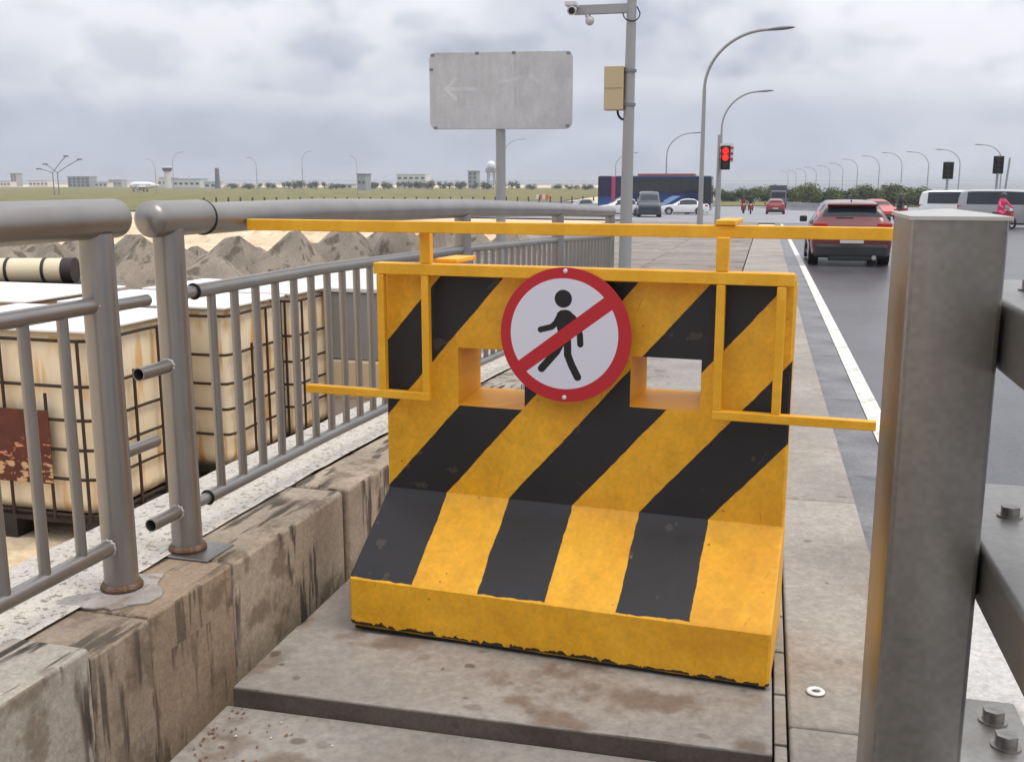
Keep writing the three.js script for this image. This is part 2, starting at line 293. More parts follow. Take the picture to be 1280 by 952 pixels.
function railPost(parent, s, h0, yTop) {
  const g = new THREE.CylinderGeometry(0.049, 0.051, yTop - h0, 20, 1); g.translate(RT, (yTop + h0) / 2, -s * KT); const p = obj('post', tri(g), mRail, parent);
  obj('base_ring', (() => { const l = lathe([[0.05, 0.02], [0.058, 0.018], [0.064, 0.008], [0.064, 0.0], [0.05, 0]]); l.translate(RT, h0 + 0.001, -s * KT); return l; })(), mRust, p);
  return p;
}
const pt = (s, y) => V(RT, EYE - (EYE - y) * KT, -s * KT);
function capped(s0, s1, y, r, capStart, capEnd) {          // horizontal pipe with domed ends
  const L = [cyl(pt(s0, y), pt(s1, y), r, r, 24)];
  const dome = s => { const d = new THREE.SphereGeometry(r * 1.004, 24, 14); d.scale(1, 1, 0.72); d.translate(pt(s, y).x, pt(s, y).y, pt(s, y).z); return d; };
  if (capStart) L.push(dome(s0)); if (capEnd) L.push(dome(s1)); return tri(merge(L));
}
function hollow(s0, s1, y, r) {                            // open stub of pipe
  return tri(merge([cyl(pt(s0, y), pt(s1, y), r, r, 18, true), cyl(pt(s0, y), pt(s1, y), r * 0.86, r * 0.86, 18, true), (() => { const g = new THREE.RingGeometry(r * 0.86, r, 18); g.translate(...pt(s0, y)); return g; })(), (() => { const g = new THREE.RingGeometry(r * 0.86, r, 18); g.rotateY(Math.PI); g.translate(...pt(s1, y)); return g; })()]));
}
const mWeld = plain(0.42, 0.4, 0.38, 0.5, 0.5), mRust = std({ map: dataTex(128, 128, (u, v) => mix3([128, 118, 108], [96, 60, 36], ss(0.42, 0.6, fbm(u, v, 8, 4))), true, 0.2), roughness: 0.7, metalness: 0.3 });
function weld(parent, s, y, r, k) {                        // lumpy bead round the end of a pipe
  const t = new THREE.TorusGeometry(r, 0.0048, 7, 30), p = t.attributes.position; for (let i = 0; i < p.count; i++) { const a = Math.atan2(p.getY(i), p.getX(i)), f = 1 + 0.07 * Math.sin(a * 11 + k) + 0.05 * Math.sin(a * 17 + 2 * k); p.setX(i, p.getX(i) * f); p.setY(i, p.getY(i) * f); }
  t.computeVertexNormals(); t.translate(...pt(s, y)); obj('weld_bead', t, mWeld, parent);
}
{ // near length, ends beside the gap
  const A = thing('railing', 'grey pipe railing whose bars stop at the domed rail end, before the narrow gap', 'railing', [S0.x, 0, 0], TH, 'grey pipe railing on the parapet');
  obj('top_rail', capped(-2.5, 2.70, 1.442, 0.0575, false, true), mRail, A);
  obj('middle_rail', capped(-2.5, 2.585, 1.197, 0.024, false, false), mRail, A);
  obj('bottom_rail', capped(-2.5, 2.57, 0.468, 0.024, false, false), mRail, A);
  railPost(A, 2.615, 0.312, 1.40); railPost(A, 0.35, 0.345, 1.40);
  for (const y of [1.186, 0.735]) obj('pipe_stub', capped(2.66, 2.83, y, 0.019, false, true), mRail, A);
  weld(A, 2.578, 1.197, 0.024, 1); weld(A, 2.565, 0.468, 0.024, 2); weld(A, 2.664, 1.186, 0.0195, 3); weld(A, 2.664, 0.735, 0.0195, 4);
  for (let s = 2.449; s > -2.4; s -= 0.15) if (Math.abs(s - 0.35) > 0.08) obj('baluster', tri(cyl(pt(s, 0.47), pt(s, 1.195), 0.0165, 0.0165, 10)), mRail, A);
}
{ // long length beyond the gap
  const B = thing('railing', 'long grey pipe railing with a black rubber sleeve joint, running on past the striped barrier', 'railing', [S0.x, 0, 0], TH, 'grey pipe railing on the parapet');
  const ks = [3.16, 4, 6, 8.2, 10.45];
  obj('top_rail', capped(2.885, 3.158, 1.432, 0.0575, true, false), mRail, B);
  const seg = (y, r, a0) => { const k = [a0, 4, 6, 8.2, 10.45]; const L = []; for (let i = 0; i < 4; i++) { L.push(cyl(pt(k[i], y - railDrop(k[i])), pt(k[i + 1], y - railDrop(k[i + 1])), r, r, 20)); if (i) { const d = new THREE.SphereGeometry(r, 20, 12); d.translate(...pt(k[i], y - railDrop(k[i]))); L.push(d); } } return tri(merge(L)); };
  obj('top_rail', seg(1.425, 0.054, 3.17), mRail, B);
  obj('middle_rail', seg(1.187, 0.0245, 3.09), mRail, B);
  obj('bottom_rail', seg(0.466, 0.024, 3.10), mRail, B);
  for (const [s, y, r] of [[3.163, 1.43, 0.0575], [3.088, 1.187, 0.0255], [3.1, 0.466, 0.0245]]) { const t = new THREE.TorusGeometry(r - 0.001, 0.0045, 8, 28); t.translate(...pt(s, y)); obj('rubber_sleeve', t, mRubber, B); }
  obj('rail_socket', tri(cyl(pt(2.98, 1.187), pt(3.088, 1.187), 0.0205, 0.0205, 16)), mRail, B);
  obj('rail_socket', tri(cyl(pt(2.98, 0.466), pt(3.1, 0.466), 0.0195, 0.0195, 16)), mRail, B);
  railPost(B, 2.965, 0.312, 1.40);
  for (const [y, s0] of [[0.962, 2.765], [0.47, 2.775]]) obj('pipe_stub', hollow(s0, 2.94, y, 0.0215), mRail, B);
  weld(B, 2.918, 0.962, 0.0225, 5); weld(B, 2.918, 0.47, 0.0225, 6); weld(B, 3.012, 1.187, 0.0215, 7); weld(B, 3.012, 0.466, 0.0205, 8);
  for (const s of [5.86, 8.2, 10.4]) railPost(B, s, 0.3 - railDrop(s), 1.39 - railDrop(s));
  let n = 0; for (let s = 3.19; s < 10.3; s += 0.1478) if (![5.86, 8.2].some(q => Math.abs(q - s) < 0.07)) obj('baluster', tri(cyl(pt(s, 0.46 - railDrop(s)), pt(s, 1.185 - railDrop(s)), 0.0165, 0.0165, 10)), mRail, B);
}
{ // levelling pads under the two posts of the gap
  const f = (s, w, l, y0, y1, m, label) => { const g = tri(new RoundedBoxGeometry(w, y1 - y0, l, 2, 0.004)); g.translate(RT + 0.03, (y0 + y1) / 2, -s); const o = solo('levelling_pad', g, m, label, 'base pad'); o.position.set(S0.x, 0, 0); o.rotation.y = TH; };
  f(2.965 * KT, 0.2, 0.17, 0.304, 0.3125, mGalv, 'thin metal pad under the post at the start of the long railing');
  const r = []; for (let i = 0; i < 26; i++) { const a = i / 26 * 6.2832, q = 0.085 + 0.05 * vn(i * 0.7, 3, 64) + (Math.cos(a - 2.6) > 0.2 ? 0.05 : 0); r.push([Math.cos(a) * q, Math.sin(a) * q]); }
  const sh = new THREE.Shape(r.map(p => new THREE.Vector2(...p))); const g = new THREE.ExtrudeGeometry(sh, { depth: 0.004, bevelEnabled: true, bevelSize: 0.008, bevelThickness: 0.003, bevelSegments: 2 }); g.rotateX(-Math.PI / 2); g.translate(RT + 0.03, 0.3045, -2.6);
  const o = solo('mortar_patch', tri(g), concrete({ a: [158, 150, 144], b: [186, 180, 174], c: [140, 126, 112], blotch: 0.7, nspots: 4, seed: 93, res: 256, tile: 0.4 }), 'pale grey mortar smeared round the foot of the railing end post', 'mortar'); o.position.set(S0.x, 0, 0); o.rotation.y = TH;
}

// ------------------------------------------------------------------ striped concrete barrier with its yellow frame
const BP = [-1.362, 0.004, -3.176], BR = -0.0888;
{
  const W = 1.44, prof = [[0, 0.012], [0, 0.182], [-0.008, 0.192], [-0.322, 0.409], [-0.33, 0.422], [-0.345, 1.235], [-0.353, 1.243], [-0.497, 1.243], [-0.505, 1.235], [-0.52, 0.012]];
  const arc = [0]; for (let i = 1; i < prof.length; i++) arc.push(arc[i - 1] + Math.hypot(prof[i][0] - prof[i - 1][0], prof[i][1] - prof[i - 1][1]));
  const aSlope0 = arc[2], aUp0 = arc[4], SL = aUp0;
  const zFront = y => -0.33 - 0.015 * (y - 0.422) / 0.813;
  // stripe paint: u across, v along the front from the foot up (1.5 m square)
  const pits = spotField(110, 0.0009, 0.0034, 303), dents = spotField(34, 0.0014, 0.0048, 707);
  SEED = 4242; const scr = []; for (let i = 0; i < 16; i++) { const dx = rr(-0.02, 0.02), dy = rr(0.006, 0.035); scr.push([rr(0.02, 0.7), rr(0.05, 0.68), dx, dy, dx * dx + dy * dy]); }
  const paint = dataTex(1792, 1792, (tu, tv) => {
    const u = tu * 2.0, v = tv * 2.0; if (v > 1.5) return [220, 152, 30]; let base = yellowCol(tu, tv);
    let black = false;
    const wob = 0.005 * (vn(u * 9, v * 9, 64) - 0.5) + 0.003 * (vn(u * 40, v * 40, 256) - 0.5);
    if (u < 1.5 && v > aSlope0 - 0.004 + wob * 1.5) {
      const y = v > SL ? 0.42 + (v - SL) : 0.42, q = (u + wob - 0.873 * (y - 0.42) + (v < SL ? 0.006 * (SL - v) : 0)) / 0.2385;
      const k = Math.floor(q), sgn = ((k % 2) + 2) % 2; black = sgn === 0 && q < 5.6 && v < SL + 0.84;
    }
    const e = fbm(tu, tv, 30, 4), e2 = fbm(tu + 0.3, tv, 7, 4);
    if (black) { const g = vn(tu * 1024, tv * 1024, 1024); base = mix3([24, 23, 25], [38, 36, 39], e2).map(x => x * (0.9 + 0.2 * g)); if (e > 0.74) base = mix3(base, [96, 84, 66], 0.5); }
    else { base = mix3(base, [196, 118, 14], 0.3 * ss(0.56, 0.72, e2) * e); }
    const p = spots(pits, tu, tv); base = mix3(base, black ? [16, 16, 18] : [92, 60, 22], 0.8 * p);
    const w = spots(dents, tu, tv); base = mix3(base, [196, 190, 176], 0.7 * w * (black ? 1 : 0.35)); for (const [x, y, dx, dy, n2] of scr) { const k = ((tu - x) * dx + (tv - y) * dy) / n2; if (k > 0 && k < 1 && Math.abs((tu - x) * dy - (tv - y) * dx) < 0.00055 * Math.sqrt(n2) && vn(tu * 300, tv * 300, 300) > 0.3) base = mix3(base, black ? [104, 98, 90] : [150, 96, 24], 0.6); }
    if (v < 0.05) { const r = fbm(tu, tv, 90, 4); if (v < 0.034 * (r - 0.36) + 0.004) base = mix3([30, 26, 22], [64, 50, 34], vn(tu * 600, tv * 600, 600)); }
    return base;
  }, true, 2.0);
  const bumpT = gray(1024, (u, v) => 0.5 * fbm(u, v, 40, 3) + 0.5 * fbm(u, v, 12, 4), 2.0);
  const mPaint = std({ map: paint, roughness: 0.5, bumpMap: bumpT, bumpScale: 0.003 });
  const holes = [[0.283, 0.535, 0.752, 0.962], [0.912, 1.15, 0.79, 0.965]];
  const pos = [], uv = [];
  const put = (p, t) => { pos.push(...p); uv.push(...t); };
  const quad = (a, b, c, d, ta, tb, tc, td) => { put(a, ta); put(b, tb); put(c, tc); put(a, ta); put(c, tc); put(d, td); };
  const Y0 = [1.62, 0.3];                                  // plain yellow corner of the sheet
  const yl = (p, o = 0) => [1.62 + 0.3 * ((p[0] * 0.31 + p[2] * 0.4 + o + 2) % 1), 0.2 + p[1] * 0.6];
  const us = new Set([0, 0.007, W - 0.007, W]); for (let k = 1; k < 24; k++) us.add(k * 0.06); for (const h of holes) { us.add(h[0]); us.add(h[1]); }
  const U = [...us].sort((a, b) => a - b).filter((v, i, A) => !i || v - A[i - 1] > 0.006 || holes.some(h => h.includes(v)));
  const inset = u => (u < 0.005 || u > W - 0.005) ? 0.007 : 0;
  // front strips: list of [z, y, arc]
  const F2 = []; const add = (i, n) => { for (let k = 0; k < n; k++) { const t = k / n; F2.push([lerp(prof[i][0], prof[i + 1][0], t), lerp(prof[i][1], prof[i + 1][1], t), lerp(arc[i], arc[i + 1], t)]); } };
  add(0, 5); add(1, 1); add(2, 6); add(3, 1);
  const ys = new Set([0.422, 1.235]); for (let y = 0.5; y < 1.2; y += 0.08) ys.add(+y.toFixed(3)); for (const h of holes) { ys.add(h[2]); ys.add(h[3]); }
  for (const y of [...ys].sort((a, b) => a - b)) F2.push([zFront(y), y, arc[4] + (y - 0.422)]);
  F2.push([prof[6][0], prof[6][1], arc[6]]);
  const ragged = u => 0.010 * Math.max(0, vn(u * 22, 5, 64) - 0.35) + 0.012 * Math.max(0, vn(u * 70, 9, 256) - 0.6);
  const P = (u, f) => { const j = inset(u); const n = 0.0016 * (vn(u * 11, f[2] * 11, 64) - 0.5) + (f[2] < 0.05 ? 0.003 * (vn(u * 30, f[2] * 40, 64) - 0.5) : 0); return [u, f[1] + (f[2] < 1e-6 ? ragged(u) : 0), f[0] - j + n]; };
  for (let i = 0; i < F2.length - 1; i++) for (let k = 0; k < U.length - 1; k++) {
    const um = (U[k] + U[k + 1]) / 2, ym = (F2[i][1] + F2[i + 1][1]) / 2; if (F2[i][2] > arc[4] - 1e-6 && holes.some(h => um > h[0] && um < h[1] && ym > h[2] && ym < h[3])) continue;
    const a = P(U[k], F2[i]), b = P(U[k + 1], F2[i]), c = P(U[k + 1], F2[i + 1]), d = P(U[k], F2[i + 1]);
    quad(a, b, c, d, [U[k], F2[i][2]], [U[k + 1], F2[i][2]], [U[k + 1], F2[i + 1][2]], [U[k], F2[i + 1][2]]);
  }
  // holes: splayed reveals
  const zb = y => -0.505 - 0.015 * (1.235 - y) / 1.223;
  for (const [u0, u1, y0, y1] of holes) {
    const s = 0.022, f = [[u0, y0], [u1, y0], [u1, y1], [u0, y1]], bk = [[u0 + s, y0 + s * 1.6], [u1 - s, y0 + s * 1.6], [u1 - s, y1 - s * 0.4], [u0 + s, y1 - s * 0.4]];
    for (let i = 0; i < 4; i++) { const j = (i + 1) % 4; const a = [...f[i], zFront(f[i][1])], b = [...f[j], zFront(f[j][1])], c = [...bk[j], zb(bk[j][1])], d = [...bk[i], zb(bk[i][1])]; quad(a, d, c, b, yl(a), yl(d), yl(c), yl(b)); }
  }
  // back with the same openings, top, ends
  const bu = [0.007, ...holes.flatMap(h => [h[0] + 0.022, h[1] - 0.022]), W - 0.007].sort((a, b) => a - b);
  const by = [0.012, ...holes.flatMap(h => [h[2] + 0.035, h[3] - 0.009]), 1.235].sort((a, b) => a - b);
  for (let i = 0; i < by.length - 1; i++) for (let k = 0; k < bu.length - 1; k++) {
    const um = (bu[k] + bu[k + 1]) / 2, ym = (by[i] + by[i + 1]) / 2; if (holes.some(h => um > h[0] && um < h[1] && ym > h[2] + 0.03 && ym < h[3] - 0.005)) continue;
    const q = (u, y) => [u, y, zb(y)]; const a = q(bu[k], by[i]), b = q(bu[k + 1], by[i]), c = q(bu[k + 1], by[i + 1]), d = q(bu[k], by[i + 1]); quad(a, d, c, b, yl(a), yl(d), yl(c), yl(b));
  }
  { const a = [0.007, 1.243, -0.353], b = [W - 0.007, 1.243, -0.353], c = [W - 0.007, 1.235, -0.505], d = [0.007, 1.235, -0.505]; quad(a, b, c, d, yl(a), yl(b), yl(c), yl(d)); }
  { const a = [0.007, 0.012, 0], b = [W - 0.007, 0.012, 0], c = [W - 0.007, 0.012, -0.52], d = [0.007, 0.012, -0.52]; quad(a, d, c, b, yl(a), yl(d), yl(c), yl(b)); }
  for (const [u, f] of [[0, 1], [W, -1]]) for (let i = 0; i < F2.length - 1; i++) { const A = P(u, F2[i]), D = P(u, F2[i + 1]), B = [u === 0 ? 0.007 : W - 0.007, A[1], zb(A[1])], C = [B[0], D[1], zb(D[1])]; if (f > 0) quad(B, A, D, C, yl(B), yl(A), yl(D), yl(C)); else quad(A, B, C, D, yl(A), yl(B), yl(C), yl(D)); }
  const g = new THREE.BufferGeometry(); g.setAttribute('position', new THREE.Float32BufferAttribute(pos, 3)); g.setAttribute('uv', new THREE.Float32BufferAttribute(uv, 2)); 
  const B = thing('concrete_barrier', 'yellow and black striped concrete barrier blocking the footpath, with two square holes', 'barrier', BP, BR);
  obj('concrete_body', toCreasedNormals(g, 0.5), mPaint, B);
  obj('shadow_gap_fill', box(0.012, W - 0.012, -0.004, 0.02, -0.51, -0.012), mRubber, B);  // black slab that puts the shadow gap under the barrier into colour
  // welded frame of yellow square tube, clamped over the top
  const FZ = -0.3, fr = new THREE.Group(); fr.name = 'steel_frame'; fr.userData.label = 'yellow square-tube steel frame with long arms'; B.add(fr);
  const bar = (x0, x1, y0, y1, z0 = FZ, z1 = FZ + 0.03, n = 'bar') => { const b = tri(new RoundedBoxGeometry(x1 - x0, y1 - y0, z1 - z0, 2, 0.0035), x0); b.translate((x0 + x1) / 2, (y0 + y1) / 2, (z0 + z1) / 2); return obj(n, b, mYellow, fr); };
  bar(-0.012, 1.437, 1.222, 1.262, FZ - 0.03, FZ + 0.028, 'top_bar');
  { const g = tri(new RoundedBoxGeometry(2.19, 0.04, 0.032, 2, 0.0035)); g.rotateZ(-0.0035); g.rotateY(0.082); g.translate(0.63, 1.389, FZ + 0.018); obj('long_arm', g, mYellow, fr); }
  for (const x of [0.186, 1.212]) { bar(x - 0.02, x + 0.02, 1.263, 1.371, FZ - 0.008, FZ + 0.022, 'upright'); bar(x - 0.014, x + 0.014, x < 1 ? 0.80 : 0.812, 1.221, FZ + 0.001, FZ + 0.029, 'upright'); bar(x - 0.03 + (x < 1 ? 0.045 : 0), x + 0.03 + (x < 1 ? 0.07 : 0.004), x < 1 ? 1.262 : 1.408, x < 1 ? 1.277 : 1.424, -0.52, x < 1 ? FZ - 0.03 : FZ - 0.004, 'clamp_strap'); }
  bar(0.0, 0.028, 0.80, 1.221, FZ + 0.001, FZ + 0.029, 'upright'); bar(1.386, 1.414, 0.812, 1.221, FZ + 0.001, FZ + 0.029, 'upright');
  bar(-0.3, 0.2, 0.774, 0.803, FZ + 0.0, FZ + 0.032, 'lower_arm'); bar(1.198, 1.705, 0.782, 0.812, FZ + 0.0, FZ + 0.032, 'lower_arm');
  bar(1.425, 1.44, 0.9, 1.22, -0.42, -0.36, 'clamp_strap');
  // round no-walking sign
  const cv = document.createElement('canvas'); cv.width = cv.height = 1024; const c = cv.getContext('2d');
  const Z = 1024 / 800, T = (x, y) => [(x - 482 + 400) * Z, (y - 476 + 400) * Z];
  c.fillStyle = '#b8202c'; c.fillRect(0, 0, 1024, 1024);
  c.fillStyle = '#d9d7e3'; c.beginPath(); { const [x, y] = T(474, 469); c.arc(x, y, 331 * Z, 0, 7); } c.fill();
  c.fillStyle = c.strokeStyle = '#17151a'; c.lineCap = 'round'; c.lineJoin = 'round';
  c.beginPath(); { const [x, y] = T(470, 258); c.arc(x, y, 53 * Z, 0, 7); } c.fill();
  const poly = pts => { c.beginPath(); pts.forEach((p, i) => { const q = T(...p); i ? c.lineTo(...q) : c.moveTo(...q); }); c.closePath(); c.fill(); };
  const line = (w, pts) => { c.lineWidth = w * Z; c.beginPath(); pts.forEach((p, i) => { const q = T(...p); i ? c.lineTo(...q) : c.moveTo(...q); }); c.stroke(); };
  poly([[432, 345], [455, 326], [490, 322], [520, 335], [545, 362], [552, 384], [520, 400], [520, 520], [470, 530], [440, 460], [432, 432]]);
  line(36, [[448, 362], [425, 405], [400, 428], [331, 447]]); line(38, [[528, 366], [556, 400], [574, 470], [577, 524]]);
  line(46, [[470, 500], [430, 575], [338, 682]]); line(46, [[498, 500], [500, 590], [524, 650], [562, 722]]);
  line(30, [[470, 340], [500, 340], [530, 372]]);
  c.fillStyle = '#b8202c'; poly([[176, 655], [740, 225], [790, 295], [228, 716]]);
  const st = new THREE.CanvasTexture(cv); st.colorSpace = THREE.SRGBColorSpace; st.anisotropy = 8;
  const S = thing('prohibition_sign', 'round red and white no-walking sign with a black walking figure, fixed to the striped barrier', 'sign', BP, BR);
  const rad = 0.2285, cx = 0.701, cyy = 1.036, zf = FZ + 0.034;
  const face = new THREE.CircleGeometry(rad - 0.0015, 64); face.translate(cx, cyy, zf + 0.0032); obj('sign_face', face, std({ map: st, roughness: 0.36 }), S);
  const back = cyl([cx, cyy, zf - 0.001], [cx, cyy, zf + 0.003], rad, rad, 64); obj('sign_plate', back, plain(0.5, 0.03, 0.04, 0.4), S);
  for (const dy of [rad - 0.012, -rad + 0.016]) { const b = new THREE.SphereGeometry(0.008, 12, 8); b.scale(1, 1, 0.5); b.translate(cx, cyy + dy, zf + 0.004); obj('rivet', b, plain(0.7, 0.7, 0.68, 0.4, 0.3), S); }
}

// ------------------------------------------------------------------ steel guard rail on the right
{
  const G = thing('guardrail', 'heavy galvanised steel guard rail post with two box beams beside the road', 'guard rail');
  const post = obj('post', tri((() => { const r = 0.016, w = 0.091 - r, d = 0.156 - r, sh = new THREE.Shape(); sh.absarc(w, d, r, 0, Math.PI / 2); sh.absarc(-w, d, r, Math.PI / 2, Math.PI); sh.absarc(-w, -d, r, Math.PI, 1.5 * Math.PI); sh.absarc(w, -d, r, 1.5 * Math.PI, 2 * Math.PI); const g = toCreasedNormals(new THREE.ExtrudeGeometry(sh, { depth: 1.3685, bevelEnabled: false, curveSegments: 6 }), 0.5); g.rotateX(-Math.PI / 2); g.translate(0.372, 0.1055, -2.356); return g; })()), mGalv, G);
  const c = new THREE.CylinderGeometry(0.012, 0.1414, 0.016, 4, 1); c.rotateY(Math.PI / 4); c.scale(0.93, 0.7, 1.58); c.translate(0.372, 1.487, -2.356);
  obj('cap', [box(0.277, 0.467, 1.4742, 1.4815, -2.516, -2.196), c], mZinc, post);
  for (const [y0, y1] of [[0.664, 0.795], [1.168, 1.313]]) {
    const b = obj('beam', tri((() => { const g = new RoundedBoxGeometry(0.2, y1 - y0, 4.7, 3, 0.014); g.translate(0.57, (y0 + y1) / 2, -0.4); return g; })(), y0), mGalv, G);
    const nut = [cyl([0.574, y1, -2.47], [0.574, y1 + 0.024, -2.47], 0.021, 0.021, 6), cyl([0.574, y1, -2.47], [0.574, y1 + 0.004, -2.47], 0.028, 0.028, 16)]; obj('nut', nut, mGalv, b);
    obj('bracket', box(0.4631, 0.4699, y0 + 0.02, y1 - 0.02, -2.45, -2.25), mDark, G);
  }
  obj('base_plate', tri(box(0.43, 0.74, 0.091, 0.105, -2.94, -2.04, 0.004)), mGalv, G);
  for (const [x, z] of [[0.662, -2.82], [0.668, -2.69], [0.664, -2.16]]) obj('nut', [cyl([x, 0.105, z], [x, 0.11, z], 0.038, 0.038, 20), cyl([x, 0.11, z], [x, 0.14, z], 0.029, 0.029, 6)], mGalv, G);
  const K = solo('guardrail_kerb', tri((() => { const g = new RoundedBoxGeometry(0.42, 0.32, 6.6, 2, 0.02); g.translate(0.712, -0.07, -0.85); return g; })()), concrete({ a: [196, 194, 192], b: [220, 218, 214], c: [160, 156, 150], blotch: 0.6, nspots: 12, seed: 88, res: 512, tile: 1.5, rough: 0.6 }), 'pale concrete kerb under the galvanised guard rail post', 'kerb');
}
{ // anchor cap in the edge beam
  const A = thing('anchor_cap', 'small round white anchor cap set in the concrete edge beam', 'anchor', [0.214, 0.001, -3.082]);
  obj('ring', lathe([[0.013, 0.001], [0.014, 0.006], [0.024, 0.007], [0.028, 0.004], [0.03, 0.0], [0.013, 0.0]]), plain(0.75, 0.75, 0.76, 0.4, 0.2), A);
  obj('plug', lathe([[0.0001, 0.005], [0.008, 0.0045], [0.0125, 0.001], [0.0001, 0.0]]), plain(0.09, 0.09, 0.1, 0.4, 0.5), A);
}
{ // flakes of rust and grit in the gutter of the wall
  const L = []; SEED = 99; for (let i = 0; i < 130; i++) { const t = Math.pow(rnd(), 2), s = rr(2.0, 2.68), x = -1.568 + 0.03 + t * 0.3, r = rr(0.002, 0.007), g = new THREE.TetrahedronGeometry(r); g.scale(1, 0.35, 1.5); g.rotateY(rnd() * 6); g.translate(x, -0.0585 + r * 0.2, -s); L.push(g); }
  const o = obj(numbered('debris'), L, plain(0.2, 0.09, 0.045, 0.9)); o.userData = { kind: 'stuff', label: 'rusty flakes and grit lying along the foot of the parapet wall', category: 'debris' }; scene.add(o);
  const L2 = []; for (let i = 0; i < 26; i++) { const g = new THREE.TetrahedronGeometry(rr(0.002, 0.005)); g.scale(1, 0.4, 1.6); g.rotateY(rnd() * 6); g.translate(rr(-1.5, 0.0), -0.0575, rr(-2.66, -1.7)); L2.push(g); }
  const p = obj(numbered('debris'), L2, plain(0.7, 0.68, 0.62, 0.9)); p.userData = { kind: 'stuff', label: 'pale crumbs scattered on the sunken near slab', category: 'debris' }; scene.add(p);
}

